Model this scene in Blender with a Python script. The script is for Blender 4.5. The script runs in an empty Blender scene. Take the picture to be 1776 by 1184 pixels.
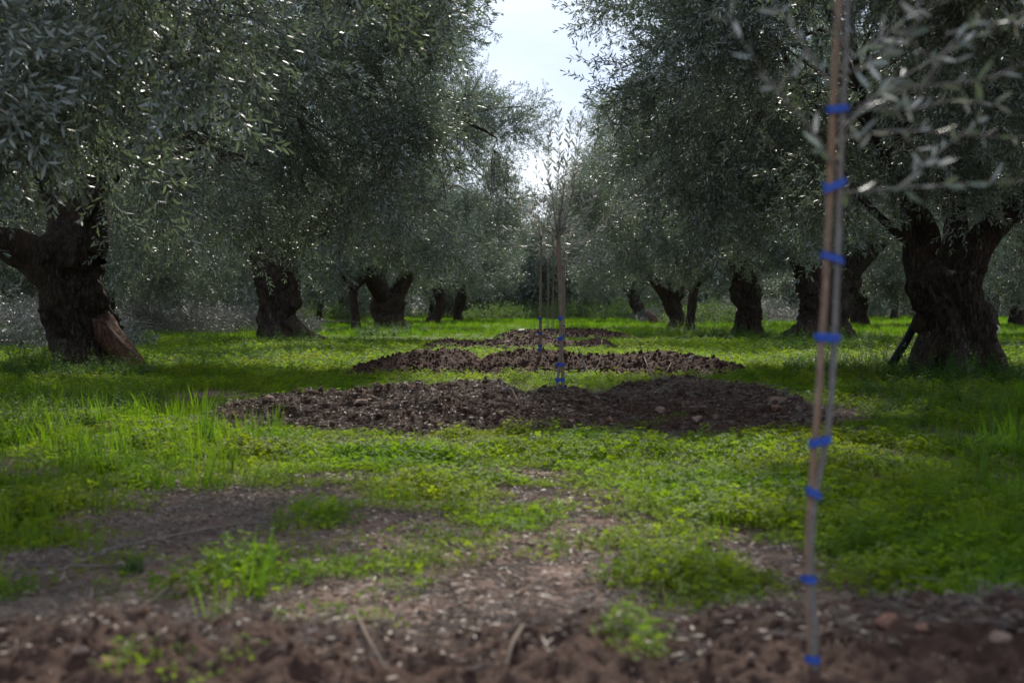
import bpy, math, random
import numpy as np
from mathutils import Vector, Matrix, Euler

# ------------------------------------------------------------------ camera, sky, sun, exposure
scene = bpy.context.scene
COL = scene.collection
F, CX, HY, HC = 2467.0, 888.0, 530.0, 0.85      # focal length in photo pixels, centre, horizon row, eye height (m)
cam_d = bpy.data.cameras.new('camera')
cam = bpy.data.objects.new('camera', cam_d); COL.objects.link(cam)
cam.location = (0, 0, HC); cam.rotation_euler = (math.radians(90), 0, 0)
cam_d.lens = 50; cam_d.sensor_width = 36; cam_d.shift_y = -62.0 / 1776
cam_d.clip_start = 0.05; cam_d.clip_end = 2000
cam_d.dof.use_dof = True; cam_d.dof.focus_distance = 18.0; cam_d.dof.aperture_fstop = 3.4
scene.camera = cam

SUN_AZ, SUN_EL = math.radians(7), math.radians(43)
w = bpy.data.worlds.new('World'); scene.world = w; w.use_nodes = True
nt = w.node_tree; nt.nodes.clear()
def N(t, typ, **kw):
    n = t.nodes.new(typ)
    for k, v in kw.items(): setattr(n, k, v)
    return n
sky = N(nt, 'ShaderNodeTexSky', sky_type='NISHITA', sun_disc=False, sun_elevation=SUN_EL, sun_rotation=SUN_AZ)
tc = N(nt, 'ShaderNodeTexCoord'); mp = N(nt, 'ShaderNodeMapping'); mp.inputs['Scale'].default_value = (1, 1, 2.6)
mp.inputs['Location'].default_value = (0.35, 0.2, 0.1)
cn = N(nt, 'ShaderNodeTexNoise'); cn.inputs['Scale'].default_value = 3.2; cn.inputs['Detail'].default_value = 5; cn.inputs['Roughness'].default_value = .5
cr = N(nt, 'ShaderNodeValToRGB'); cr.color_ramp.elements[0].position = .42; cr.color_ramp.elements[1].position = .60
cr.color_ramp.elements[0].color = (.35, .35, .35, 1); cr.color_ramp.elements[1].color = (1, 1, 1, 1)
cc = N(nt, 'ShaderNodeMix', data_type='RGBA'); cc.inputs[6].default_value = (4.0, 5.0, 7.3, 1); cc.inputs[7].default_value = (7.1, 7.7, 8.6, 1)
mx = N(nt, 'ShaderNodeMix', data_type='RGBA'); mx.inputs[0].default_value = .85
bg = N(nt, 'ShaderNodeBackground'); bg.inputs[1].default_value = 0.12
wo = N(nt, 'ShaderNodeOutputWorld'); L = nt.links.new
L(tc.outputs['Generated'], mp.inputs[0]); L(mp.outputs[0], cn.inputs['Vector']); L(cn.outputs['Fac'], cr.inputs[0])
L(cr.outputs[0], cc.inputs[0]); L(sky.outputs[0], mx.inputs[6]); L(cc.outputs[2], mx.inputs[7])
L(mx.outputs[2], bg.inputs[0]); L(bg.outputs[0], wo.inputs[0])

sun_d = bpy.data.lights.new('sun', 'SUN'); sun = bpy.data.objects.new('sun', sun_d); COL.objects.link(sun)
sun_d.energy = 5.0; sun_d.angle = math.radians(1.6); sun_d.color = (1.0, .93, .82)
sv = Vector((math.sin(SUN_AZ) * math.cos(SUN_EL), math.cos(SUN_AZ) * math.cos(SUN_EL), math.sin(SUN_EL)))
sun.rotation_euler = sv.to_track_quat('Z', 'Y').to_euler(); sun.location = sv * 60
scene.view_settings.view_transform = 'Standard'; scene.view_settings.look = 'None'
scene.view_settings.exposure = 0.33; scene.view_settings.gamma = 1; scene.view_settings.use_curve_mapping = False
cy = scene.cycles
cy.max_bounces = 6; cy.diffuse_bounces = 3; cy.glossy_bounces = 2; cy.transmission_bounces = 3; cy.transparent_max_bounces = 4
cy.use_denoising = True; cy.sample_clamp_indirect = 4; cy.caustics_reflective = False; cy.caustics_refractive = False

# ------------------------------------------------------------------ numeric helpers
HAZE = 0
rng = np.random.default_rng(7)
random.seed(7)
def _hash(ix, iy, iz, seed):
    h = (ix.astype(np.int64) * 374761393 + iy.astype(np.int64) * 668265263 + iz.astype(np.int64) * 2147483647 + seed * 974634777) & 0xffffffff
    h = ((h ^ (h >> 13)) * 1274126177) & 0xffffffff
    h = ((h ^ (h >> 16)) * 2246822519) & 0xffffffff
    return ((h ^ (h >> 15)) & 0xffff) / 65535.0
def vnoise(x, y, z=None, seed=0):
    x = np.asarray(x, float); y = np.asarray(y, float)
    z = np.zeros_like(x) if z is None else np.asarray(z, float)
    ix, iy, iz = np.floor(x), np.floor(y), np.floor(z)
    fx, fy, fz = x - ix, y - iy, z - iz
    u, v, ww = fx*fx*(3-2*fx), fy*fy*(3-2*fy), fz*fz*(3-2*fz)
    r = 0
    for a in (0, 1):
        for b in (0, 1):
            for c in (0, 1):
                r = r + _hash(ix+a, iy+b, iz+c, seed) * (u if a else 1-u) * (v if b else 1-v) * (ww if c else 1-ww)
    return r * 2 - 1
def fbm(x, y, z=None, oct=4, seed=0, gain=.5):
    r = 0; a = 1; s = 0; k = 1
    for i in range(oct):
        r = r + a * vnoise(np.asarray(x)*k + i*17.3, np.asarray(y)*k + i*9.1, None if z is None else np.asarray(z)*k, seed+i)
        s += a; a *= gain; k *= 2.03
    return r / s
def P(px, py, d):                       # photo pixel at depth d -> world
    return np.array([(px - CX) / F * d, d, HC - (py - HY) / F * d])

# ------------------------------------------------------------------ object helpers
def tag(o, label=None, cat=None, group=None, kind=None):
    if label: o['label'] = label
    if cat: o['category'] = cat
    if group: o['group'] = group
    if kind: o['kind'] = kind
    return o
def empty(name, loc):
    o = bpy.data.objects.new(name, None); COL.objects.link(o); o.location = loc; o.empty_display_size = .3
    return o
def mesh_np(name, V, faces, mat=None, smooth=False):
    me = bpy.data.meshes.new(name)
    me.from_pydata(V.tolist() if isinstance(V, np.ndarray) else V, [], faces)
    if mat:
        for m in (mat if isinstance(mat, (list, tuple)) else [mat]): me.materials.append(m)
    if smooth: me.shade_smooth()
    me.update(); return me
def link(name, me, parent=None, loc=None):
    o = bpy.data.objects.new(name, me); COL.objects.link(o)
    if parent is not None: o.parent = parent
    if loc is not None: o.location = loc
    return o
def grid_mesh(name, X, Y, Z, mat, smooth=True):     # 2D arrays
    n, m = X.shape
    V = np.stack([X, Y, Z], -1).reshape(-1, 3).astype(np.float32)
    a = (np.arange(n-1)[:, None]*m + np.arange(m-1)[None, :]).ravel()
    q = np.stack([a, a+1, a+m+1, a+m], 1).astype(np.int32)
    me = bpy.data.meshes.new(name)
    me.vertices.add(len(V)); me.vertices.foreach_set('co', V.ravel())
    me.loops.add(q.size); me.loops.foreach_set('vertex_index', q.ravel())
    me.polygons.add(len(q)); me.polygons.foreach_set('loop_start', np.arange(0, q.size, 4, dtype=np.int32))
    me.materials.append(mat)
    me.update(calc_edges=True)
    if smooth: me.shade_smooth()
    return me

class MB:
    """collects tubes, leaves and lumps into one mesh"""
    def __init__(s): s.V = []; s.Fc = []; s.M = []; s.n = 0
    def add(s, V, Fc, m=0):
        V = np.asarray(V, float); s.V.append(V)
        s.Fc += [tuple(i + s.n for i in f) for f in Fc]; s.M += [m]*len(Fc); s.n += len(V)
    def build(s, name, mats, smooth=True):
        me = bpy.data.meshes.new(name)
        me.from_pydata(np.concatenate(s.V).tolist(), [], s.Fc)
        for m in (mats if isinstance(mats, (list, tuple)) else [mats]): me.materials.append(m)
        me.polygons.foreach_set('material_index', s.M)
        if smooth: me.shade_smooth()
        me.update(); return me

def catmull(pts, n):
    pts = np.asarray(pts, float)
    if len(pts) == 2: pts = np.array([pts[0], (pts[0]+pts[1])/2, pts[1]])
    P_ = np.vstack([2*pts[0]-pts[1], pts, 2*pts[-1]-pts[-2]])
    out = []
    for t in np.linspace(0, len(pts)-1, n):
        i = min(int(t), len(pts)-2); u = t - i
        a, b, c, d = P_[i], P_[i+1], P_[i+2], P_[i+3]
        out.append(.5*((2*b)+(-a+c)*u+(2*a-5*b+4*c-d)*u*u+(-a+3*b-3*c+d)*u**3))
    return np.array(out)
def frames(c):
    t = np.gradient(c, axis=0); t /= np.linalg.norm(t, axis=1)[:, None] + 1e-9
    ref = np.array([1., 0, 0]) if abs(t[0][0]) < .8 else np.array([0, 1., 0])
    A = []; B = []
    a = ref
    for i in range(len(c)):
        a = a - t[i]*np.dot(a, t[i]); a /= np.linalg.norm(a)+1e-9
        A.append(a); B.append(np.cross(t[i], a))
    return t, np.array(A), np.array(B)
def tube(mb, pts, radii, nseg=6, nlen=None, cap=True, rough=0, seed=0, m=0, lob=0, fine=0, flare=None):
    pts = np.asarray(pts, float); radii = np.asarray(radii, float)
    nlen = nlen or max(len(pts), 3)
    q = np.hstack([pts, radii[:, None]])
    s = catmull(q, nlen); c = s[:, :3]; r = np.maximum(s[:, 3], .0005)
    t, A, B = frames(c)
    th = np.linspace(0, 2*np.pi, nseg, endpoint=False)
    ct, st = np.cos(th), np.sin(th)
    R = np.repeat(r[:, None], nseg, 1)
    D = A[:, None, :]*ct[None, :, None] + B[:, None, :]*st[None, :, None]
    if lob or fine or rough:
        ln = np.concatenate([[0], np.cumsum(np.linalg.norm(np.diff(c, axis=0), axis=1))])
        L_ = np.repeat(ln[:, None], nseg, 1); tw = th[None, :] + L_*.55
        C_, S_ = np.cos(tw), np.sin(tw)
        if lob: R = R*(1 + lob*fbm(C_*1.9+seed, S_*1.9, L_*1.1, 3, seed) + lob*.5*vnoise(C_*.9, S_*.9+seed, L_*2.6, seed+5))
        if fine: R = R*(1 + fine*(-np.abs(vnoise(C_*6.5, S_*6.5, L_*2.2, seed+9)) + .35) + fine*.6*vnoise(C_*15, S_*15, L_*6, seed+11))
        if rough: R = R*(1 + rough*vnoise(C_*2, S_*2, L_*4, seed))
        if flare:
            R = R*(1 + flare*np.exp(-L_/.28)*(.25+np.clip(fbm(C_*1.6, S_*1.6, None, 2, seed+3)*1.6, -.6, 1)))
    V = c[:, None, :] + D*R[:, :, None]
    V = V.reshape(-1, 3)
    Fc = []
    for i in range(nlen-1):
        for j in range(nseg):
            k = (j+1) % nseg
            Fc.append((i*nseg+j, i*nseg+k, (i+1)*nseg+k, (i+1)*nseg+j))
    if cap:
        V = np.vstack([V, c[-1] + t[-1]*r[-1]*.3]); e = len(V)-1; b = (nlen-1)*nseg
        for j in range(nseg): Fc.append((b+j, b+(j+1) % nseg, e))
    mb.add(V, Fc, m)
    return c

# ------------------------------------------------------------------ materials
def mat(name, build):
    m = bpy.data.materials.new(name); m.use_nodes = True; t = m.node_tree; t.nodes.clear()
    out = N(t, 'ShaderNodeOutputMaterial'); build(t, out); return m
def ramp(t, stops):
    r = N(t, 'ShaderNodeValToRGB'); e = r.color_ramp.elements
    e[0].position, e[0].color = stops[0][0], (*stops[0][1], 1)
    e[1].position, e[1].color = stops[-1][0], (*stops[-1][1], 1)
    for p, c in stops[1:-1]:
        n = e.new(p); n.color = (*c, 1)
    return r
def noise(t, scale, detail=4, vec=None, rough=.55):
    n = N(t, 'ShaderNodeTexNoise'); n.inputs['Scale'].default_value = scale; n.inputs['Detail'].default_value = detail
    n.inputs['Roughness'].default_value = rough
    if vec: t.links.new(vec, n.inputs['Vector'])
    return n
def soil_mat(name, stops, dens=False, bumpd=.02, sc=1.0):
    def b(t, out):
        g = N(t, 'ShaderNodeNewGeometry'); pos = g.outputs['Position']
        n1 = noise(t, 3.1*sc, 8, pos, .65); n2 = noise(t, 45*sc, 5, pos, .7)
        a = N(t, 'ShaderNodeMath', operation='MULTIPLY_ADD'); a.inputs[1].default_value = .55
        t.links.new(n2.outputs['Fac'], a.inputs[0])
        s2 = N(t, 'ShaderNodeMath', operation='MULTIPLY'); s2.inputs[1].default_value = .45; t.links.new(n1.outputs['Fac'], s2.inputs[0])
        t.links.new(s2.outputs[0], a.inputs[2])
        r = ramp(t, stops); t.links.new(a.outputs[0], r.inputs[0])
        col = r.outputs[0]
        vor = N(t, 'ShaderNodeTexVoronoi'); vor.inputs['Scale'].default_value = 70*sc; t.links.new(pos, vor.inputs['Vector'])
        rr = ramp(t, [(.0, (1, 1, 1)), (.16, (1, 1, 1)), (.2, (0, 0, 0)), (1, (0, 0, 0))]); t.links.new(vor.outputs['Distance'], rr.inputs[0])
        sep = N(t, 'ShaderNodeSeparateColor'); t.links.new(vor.outputs['Color'], sep.inputs[0])
        gt = N(t, 'ShaderNodeMath', operation='GREATER_THAN'); gt.inputs[1].default_value = .86; t.links.new(sep.outputs[0], gt.inputs[0])
        mu = N(t, 'ShaderNodeMath', operation='MULTIPLY'); t.links.new(gt.outputs[0], mu.inputs[0]); t.links.new(rr.outputs[0], mu.inputs[1])
        m2 = N(t, 'ShaderNodeMix', data_type='RGBA'); m2.inputs[7].default_value = (.34, .27, .22, 1)
        t.links.new(mu.outputs[0], m2.inputs[0]); t.links.new(col, m2.inputs[6]); col = m2.outputs[2]
        if dens:
            at = N(t, 'ShaderNodeAttribute', attribute_name='green')
            m3 = N(t, 'ShaderNodeMix', data_type='RGBA')
            rg = ramp(t, [(.3, (.035, .06, .012)), (.7, (.075, .12, .018))]); t.links.new(n2.outputs['Fac'], rg.inputs[0])
            t.links.new(at.outputs['Fac'], m3.inputs[0]); t.links.new(col, m3.inputs[6]); t.links.new(rg.outputs[0], m3.inputs[7]); col = m3.outputs[2]
        bs = N(t, 'ShaderNodeBsdfPrincipled'); bs.inputs['Roughness'].default_value = .93; bs.inputs['Specular IOR Level'].default_value = .2
        t.links.new(col, bs.inputs['Base Color'])
        bu = N(t, 'ShaderNodeBump'); bu.inputs['Distance'].default_value = bumpd; bu.inputs['Strength'].default_value = .9
        t.links.new(a.outputs[0], bu.inputs['Height']); t.links.new(bu.outputs[0], bs.inputs['Normal'])
        t.links.new(bs.outputs[0], out.inputs[0])
    return mat(name, b)
M_GROUND = soil_mat('soil_ground', [(.32, (.045, .027, .020)), (.5, (.125, .078, .060)), (.68, (.28, .20, .165))], dens=True)
M_MOUND = soil_mat('soil_dug', [(.34, (.028, .015, .011)), (.54, (.070, .040, .029)), (.74, (.17, .108, .082))], bumpd=.03)
M_STONE = soil_mat('limestone', [(.3, (.12, .08, .06)), (.52, (.21, .15, .118)), (.75, (.36, .28, .23))], sc=2.0, bumpd=.01)
M_PALE = soil_mat('pale_limestone', [(.3, (.34, .30, .27)), (.55, (.5, .46, .42)), (.75, (.62, .58, .54))], sc=2.0, bumpd=.01)
M_RED = soil_mat('red_clod', [(.3, (.12, .06, .04)), (.55, (.22, .12, .085)), (.75, (.32, .2, .15))], sc=1.6, bumpd=.012)

def bark(name, dark, mid, light, sc=1.0, bd=.03):
    def b(t, out):
        tcn = N(t, 'ShaderNodeTexCoord'); m = N(t, 'ShaderNodeMapping'); m.inputs['Scale'].default_value = (sc, sc, sc*.22)
        t.links.new(tcn.outputs['Object'], m.inputs[0])
        n1 = noise(t, 26, 8, m.outputs[0], .7); n2 = noise(t, 2.2, 3, tcn.outputs['Object'])
        vo = N(t, 'ShaderNodeTexVoronoi', feature='DISTANCE_TO_EDGE'); vo.inputs['Scale'].default_value = 17; 
        dn = N(t, 'ShaderNodeMixRGB', blend_type='ADD'); dn.inputs[0].default_value = .25
        t.links.new(m.outputs[0], dn.inputs[1]); t.links.new(n1.outputs['Color'], dn.inputs[2]); t.links.new(dn.outputs[0], vo.inputs['Vector'])
        a = N(t, 'ShaderNodeMath', operation='MULTIPLY'); t.links.new(n1.outputs['Fac'], a.inputs[0])
        mr = N(t, 'ShaderNodeMapRange'); mr.inputs['From Max'].default_value = .22; mr.inputs['To Min'].default_value = .55; mr.inputs['To Max'].default_value = 1.15
        t.links.new(vo.outputs['Distance'], mr.inputs[0]); t.links.new(mr.outputs[0], a.inputs[1])
        r = ramp(t, [(.25, dark), (.5, mid), (.75, light)]); t.links.new(a.outputs[0], r.inputs[0])
        mo = N(t, 'ShaderNodeMix', data_type='RGBA'); mo.inputs[7].default_value = (mid[0]*1.25, mid[1]*1.0, mid[2]*.75, 1)
        rm = ramp(t, [(.45, (0, 0, 0)), (.7, (.7, .7, .7))]); t.links.new(n2.outputs['Fac'], rm.inputs[0])
        t.links.new(rm.outputs[0], mo.inputs[0]); t.links.new(r.outputs[0], mo.inputs[6])
        bs = N(t, 'ShaderNodeBsdfPrincipled'); bs.inputs['Roughness'].default_value = .88; bs.inputs['Specular IOR Level'].default_value = .25
        t.links.new(mo.outputs[2], bs.inputs['Base Color'])
        bu = N(t, 'ShaderNodeBump'); bu.inputs['Distance'].default_value = bd
        t.links.new(a.outputs[0], bu.inputs['Height']); t.links.new(bu.outputs[0], bs.inputs['Normal'])
        t.links.new(bs.outputs[0], out.inputs[0])
    return mat(name, b)
M_BARK = bark('olive_bark', (.018, .013, .010), (.07, .052, .041), (.17, .138, .115))
M_ROOT = bark('reddish_root', (.07, .035, .024), (.18, .10, .072), (.32, .2, .15))  # redder and paler than the trunk bark, used for one root
M_BRANCH = bark('branch_bark', (.03, .026, .022), (.09, .078, .066), (.17, .155, .14), sc=3, bd=.006)
M_STEM = bark('sapling_bark', (.13, .12, .11), (.22, .21, .20), (.33, .32, .31), sc=8, bd=.002)
M_CANE = bark('cane', (.13, .09, .065), (.24, .17, .12), (.34, .26, .19), sc=5, bd=.001)
M_WOOD = bark('cut_wood', (.04, .025, .018), (.11, .068, .05), (.2, .13, .1), sc=2, bd=.01)
M_TWIG = bark('dry_twig', (.08, .066, .056), (.17, .148, .13), (.28, .25, .23), sc=8, bd=.001)

def leaf_mat(name, top, under, trans, tw=.2, rough=.38, var=.35, spec=.5, warm=None, huev=.0):
    def b(t, out):
        g = N(t, 'ShaderNodeNewGeometry'); oi = N(t, 'ShaderNodeObjectInfo')
        mi = N(t, 'ShaderNodeMix', data_type='RGBA'); mi.inputs[6].default_value = (*top, 1); mi.inputs[7].default_value = (*under, 1)
        t.links.new(g.outputs['Backfacing'], mi.inputs[0])
        n = noise(t, 2.3, 2, g.outputs['Position'])
        wn = N(t, 'ShaderNodeTexWhiteNoise', noise_dimensions='3D')
        ad = N(t, 'ShaderNodeMath', operation='ADD'); t.links.new(oi.outputs['Random'], ad.inputs[0]); t.links.new(n.outputs['Fac'], ad.inputs[1])
        mr = N(t, 'ShaderNodeMapRange'); mr.inputs['From Min'].default_value = .3; mr.inputs['From Max'].default_value = 1.7
        mr.inputs['To Min'].default_value = 1-var; mr.inputs['To Max'].default_value = 1+var
        t.links.new(ad.outputs[0], mr.inputs[0])
        big = noise(t, .9, 4, g.outputs['Position']); hu = N(t, 'ShaderNodeMapRange'); hu.inputs['From Min'].default_value = .3; hu.inputs['From Max'].default_value = .7
        hu.inputs['To Min'].default_value = .5-huev; hu.inputs['To Max'].default_value = .5+huev*.5; t.links.new(big.outputs['Fac'], hu.inputs[0])
        hs = N(t, 'ShaderNodeHueSaturation'); t.links.new(mi.outputs[2], hs.inputs['Color']); t.links.new(hu.outputs[0], hs.inputs['Hue']); t.links.new(mr.outputs[0], hs.inputs['Value'])
        col = hs.outputs[0]
        tcol = None
        if warm:
            wr = ramp(t, [(.0, (0, 0, 0)), (.52, (0, 0, 0)), (1., (1, 1, 1))]); t.links.new(oi.outputs['Random'], wr.inputs[0])
            wm = N(t, 'ShaderNodeMix', data_type='RGBA'); wm.inputs[7].default_value = (*warm, 1)
            t.links.new(wr.outputs[0], wm.inputs[0]); t.links.new(col, wm.inputs[6]); col = wm.outputs[2]
        bs = N(t, 'ShaderNodeBsdfPrincipled'); bs.inputs['Roughness'].default_value = rough; bs.inputs['Specular IOR Level'].default_value = spec
        t.links.new(col, bs.inputs['Base Color'])
        tr = N(t, 'ShaderNodeBsdfTranslucent'); hs2 = N(t, 'ShaderNodeHueSaturation'); hs2.inputs['Color'].default_value = (*trans, 1)
        t.links.new(mr.outputs[0], hs2.inputs['Value']); t.links.new(hu.outputs[0], hs2.inputs['Hue']); t.links.new(hs2.outputs[0], tr.inputs[0])
        ms = N(t, 'ShaderNodeMixShader'); ms.inputs[0].default_value = tw
        t.links.new(bs.outputs[0], ms.inputs[1]); t.links.new(tr.outputs[0], ms.inputs[2]); t.links.new(ms.outputs[0], out.inputs[0])
    return mat(name, b)
M_OLIVE = leaf_mat('olive_leaf', (.088, .120, .104), (.35, .40, .38), (.18, .25, .12), tw=.22, rough=.42, var=.45, warm=(.11, .125, .06))
M_SILVER = leaf_mat('young_olive_leaf', (.18, .20, .18), (.40, .41, .385), (.30, .31, .23), tw=.3, rough=.38, var=.45)
M_BRUSH = leaf_mat('cut_olive_leaf', (.12, .13, .11), (.24, .25, .23), (.14, .15, .1), tw=.12, rough=.45, var=.35)
M_CLOVER = leaf_mat('clover_leaf', (.066, .135, .010), (.078, .15, .016), (.23, .385, .012), tw=.45, rough=.6, spec=.18, huev=.04, var=.4, warm=(.15, .22, .008))
M_GRASS = leaf_mat('grass_blade', (.05, .12, .010), (.055, .13, .014), (.16, .35, .010), tw=.42, rough=.5, spec=.25, huev=.035, var=.4, warm=(.16, .21, .01))
M_WEED = leaf_mat('weed_leaf', (.045, .11, .018), (.07, .14, .03), (.13, .28, .02), tw=.35, rough=.6, spec=.2, var=.35, huev=.02)
M_SHRUB = leaf_mat('shrub_leaf', (.07, .12, .03), (.12, .18, .06), (.16, .28, .04), tw=.3, rough=.55, spec=.25, var=.35)
M_DRY = leaf_mat('dry_leaf', (.125, .09, .066), (.20, .158, .128), (.14, .10, .06), tw=.1, rough=.6, var=.45)
def flat(name, col, rough=.5, spec=.4):
    def b(t, out):
        g = N(t, 'ShaderNodeNewGeometry'); n = noise(t, 60, 3, g.outputs['Position'])
        mr = N(t, 'ShaderNodeMapRange'); mr.inputs['To Min'].default_value = .7; mr.inputs['To Max'].default_value = 1.3
        t.links.new(n.outputs['Fac'], mr.inputs[0])
        hs = N(t, 'ShaderNodeHueSaturation'); hs.inputs['Color'].default_value = (*col, 1); t.links.new(mr.outputs[0], hs.inputs['Value'])
        bs = N(t, 'ShaderNodeBsdfPrincipled'); bs.inputs['Roughness'].default_value = rough; bs.inputs['Specular IOR Level'].default_value = spec
        t.links.new(hs.outputs[0], bs.inputs['Base Color']); t.links.new(bs.outputs[0], out.inputs[0])
    return mat(name, b)
M_TIE = flat('blue_tape', (.016, .065, .34), .55)
M_POLE = flat('dark_pole', (.012, .014, .012), .8)
M_YELLOW = flat('yellow_petal', (.75, .6, .02), .6)

# ------------------------------------------------------------------ terrain heights
# mound: ridge depth, front row (photo px), silhouette profile [(px, py)], back half depth
MOUNDS = [
    dict(d=3.22, front=2.4, back=.34, sil=[(-420,1165),(-250,1130),(0,1104),(140,1082),(330,1088),(480,1090),(600,1108),(700,1128),(820,1122),(900,1092),(1000,1068),(1080,1078),(1160,1112),(1300,1082),(1480,1072),(1600,1052),(1776,1046),(2000,1060),(2200,1165)],
         label='dug brown soil and pinkish clods heaped around the nearest, blurred sapling'),
    dict(d=11.0, front=9.4, back=.75, sil=[(385,714),(425,701),(500,688),(600,688),(700,676),(800,669),(860,674),(905,693),(940,685),(968,677),(1015,684),(1060,693),(1110,672),(1160,665),(1230,672),(1310,682),(1365,702),(1412,716)],
         label='long dark soil mound with a flat tan rock around the second sapling'),
    dict(d=18.0, front=16.6, back=.8, sil=[(615,639),(660,628),(690,616),(740,610),(800,611),(832,627),(860,618),(930,609),(975,613),(1010,620),(1080,617),(1140,612),(1180,616),(1230,624),(1290,640)],
         label='dark soil mound with a bare dip, crossed by loose twigs, around the third sapling'),
    dict(d=26.8, front=25.5, back=.9, sil=[(735,602),(775,591),(830,595),(880,588),(940,585),(985,594),(1010,594),(1040,586),(1068,602)],
         label='dark soil mound with one small white stone around the fourth sapling'),
    dict(d=35.5, front=33.8, back=1.3, sil=[(855,586),(890,576),(930,573),(980,572),(1040,573),(1070,578),(1100,586)],
         label='smallest and farthest dark soil mound across the grassy aisle'),
    dict(d=27.5, front=26.5, back=.9, sil=[(1470,606),(1510,597),(1550,600),(1600,596),(1680,598),(1740,597),(1800,596),(1900,607)],
         label='low dark soil bank behind the forked olive trunk with the leaning pole'),
]
for m in MOUNDS:
    d = m['d']; m['xs'] = np.array([(p-CX)/F*d for p, q in m['sil']])
    m['hs'] = np.array([max(0, HC-(q-HY)/F*d) for p, q in m['sil']]); m['x0'], m['x1'] = m['xs'][0], m['xs'][-1]
def ground_h(x, y):
    x = np.asarray(x, float); y = np.asarray(y, float)
    h = .035*fbm(x*.35, y*.35, None, 3, 3) + .014*fbm(x*2.1, y*2.1, None, 3, 4)
    near = np.clip(1-(y-2)/16, 0, 1)
    return h + near*.010*fbm(x*9, y*9, None, 3, 5)
def mound_h(m, x, y):
    x = np.asarray(x, float); y = np.asarray(y, float)
    wob = .22*fbm(x*1.3, y*0+m['d'], None, 2, 21)
    prof = np.interp(x, m['xs'], m['hs'], left=0, right=0)
    ridge = m['d'] + wob*.4
    wb2 = fbm(x*2.6, x*0+m['d'], None, 3, 22)
    fr = (ridge - m['front'])*(1+.3*wb2) + wob*.8; bk = m['back']*(1-.25*wb2) + wob*.5
    u = np.where(y < ridge, (ridge-y)/np.maximum(fr, .2), (y-ridge)/np.maximum(bk, .2))
    c = np.clip(1-u*u, 0, 1)
    base = prof*np.where(y < ridge, c**1.25, c)
    e = np.clip(base/.08, 0, 1)
    k = 3.2 if m['d'] < 5 else 2.0
    n1 = fbm(x*k, y*k, None, 2, 31); n2 = 1-2*np.abs(fbm(x*k*3, y*k*3, None, 2, 33)); n3 = 1-2*np.abs(fbm(x*k*8, y*k*8, None, 2, 35)); n4 = fbm(x*k*22, y*k*22, None, 2, 37)
    sc = .55 if m['d'] < 5 else (1 if m['d'] < 15 else .85)
    return base - .03 + e*sc*((.07 if m['d'] < 15 else .03)*n1 + .06*(n2-.25) + .036*(n3-.1) + .016*n4) + (.03 if m['d'] < 15 else .012)*np.clip(base/.02, 0, 1)
def height(x, y):
    h = ground_h(x, y)
    for m in MOUNDS: h = np.maximum(h, mound_h(m, x, y))
    return h
def hit(px, py, d0=2.4, d1=120):                       # photo pixel -> ground point
    ds = np.geomspace(d0, d1, 900); q = np.stack([P(px, py, d) for d in ds])
    z = height(q[:, 0], q[:, 1]); i = np.argmax(q[:, 2] < z)
    if not (q[:, 2] < z).any(): i = len(ds)-1
    return np.array([q[i, 0], q[i, 1], z[i]])
def gh(x, y): return float(height(np.array([x]), np.array([y]))[0])

# cover density: 0 bare .. 1 thick
def G(px, py): d = HC*F/(py-HY); return (px-CX)/F*d, d
def blob(x, y, px, py, rx, ry):                         # ellipse on the ground given by its photo extent
    cx_, cy_ = G(px, py); x1, _ = G(px+rx, py); _, ya = G(px, py-ry); _, yb = G(px, py+ry)
    w_ = .18*fbm(x*2.2, y*2.2, None, 3, 55)*3
    r = np.sqrt(((x-cx_)/(x1-cx_))**2 + ((y-cy_)/(abs(ya-yb)/2))**2) + w_
    return np.clip(1.6-r*1.1, 0, 1)
BARE = [(890,1010,130,75,1),(700,1075,420,40,1),(120,1060,240,50,1),(1010,1060,120,40,.6),(500,850,170,38,.95),(330,900,140,30,.8),(150,975,210,38,.75),(300,686,150,13,.9),
        (1360,965,85,45,.95),(860,815,90,14,.7),(1240,815,70,10,.6),(1080,745,180,14,.8),(420,930,120,25,.6),(1210,780,60,12,.4),(700,960,80,24,.5),(960,690,30,10,.3),
        (1400,720,70,14,.8),(250,640,60,8,.4),(750,735,300,10,.6),(560,658,60,6,.5),(1180,1090,300,25,.7), (700,640,200,8,.4)]
LUSH = [(530,912,70,28,1),(380,1005,75,30,1),(760,870,110,35,.9),(1150,880,120,40,.6),(1180,1010,140,55,1),(1600,900,240,160,1),(100,720,170,70,1),(80,850,130,45,.7),(1640,1030,160,60,.8),(900,790,180,20,.6),(620,830,60,18,.5)]
def cover(x, y):
    n = fbm(x*.9, y*.9, None, 4, 61)
    far = np.clip((y-11)/5, 0, 1)
    hf = fbm(x*2.4, y*2.4, None, 4, 63)
    dns = (.53+.35*far) + n*(.8-.2*far) + hf*(.8-.35*far)
    for a in BARE: dns = dns - a[4]*.75*blob(x, y, *a[:4])
    for a in LUSH: dns = dns + a[4]*.6*blob(x, y, *a[:4])
    creep = .035*fbm(x*3.5, y*3.5, None, 3, 83)
    for m in MOUNDS: dns = dns - 3*(mound_h(m, x, y) > ground_h(x, y)+.008+creep)
    dns = dns*np.clip((y-3.45)/.35, 0, 1) if True else dns
    return np.clip(dns, 0, 1)

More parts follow.
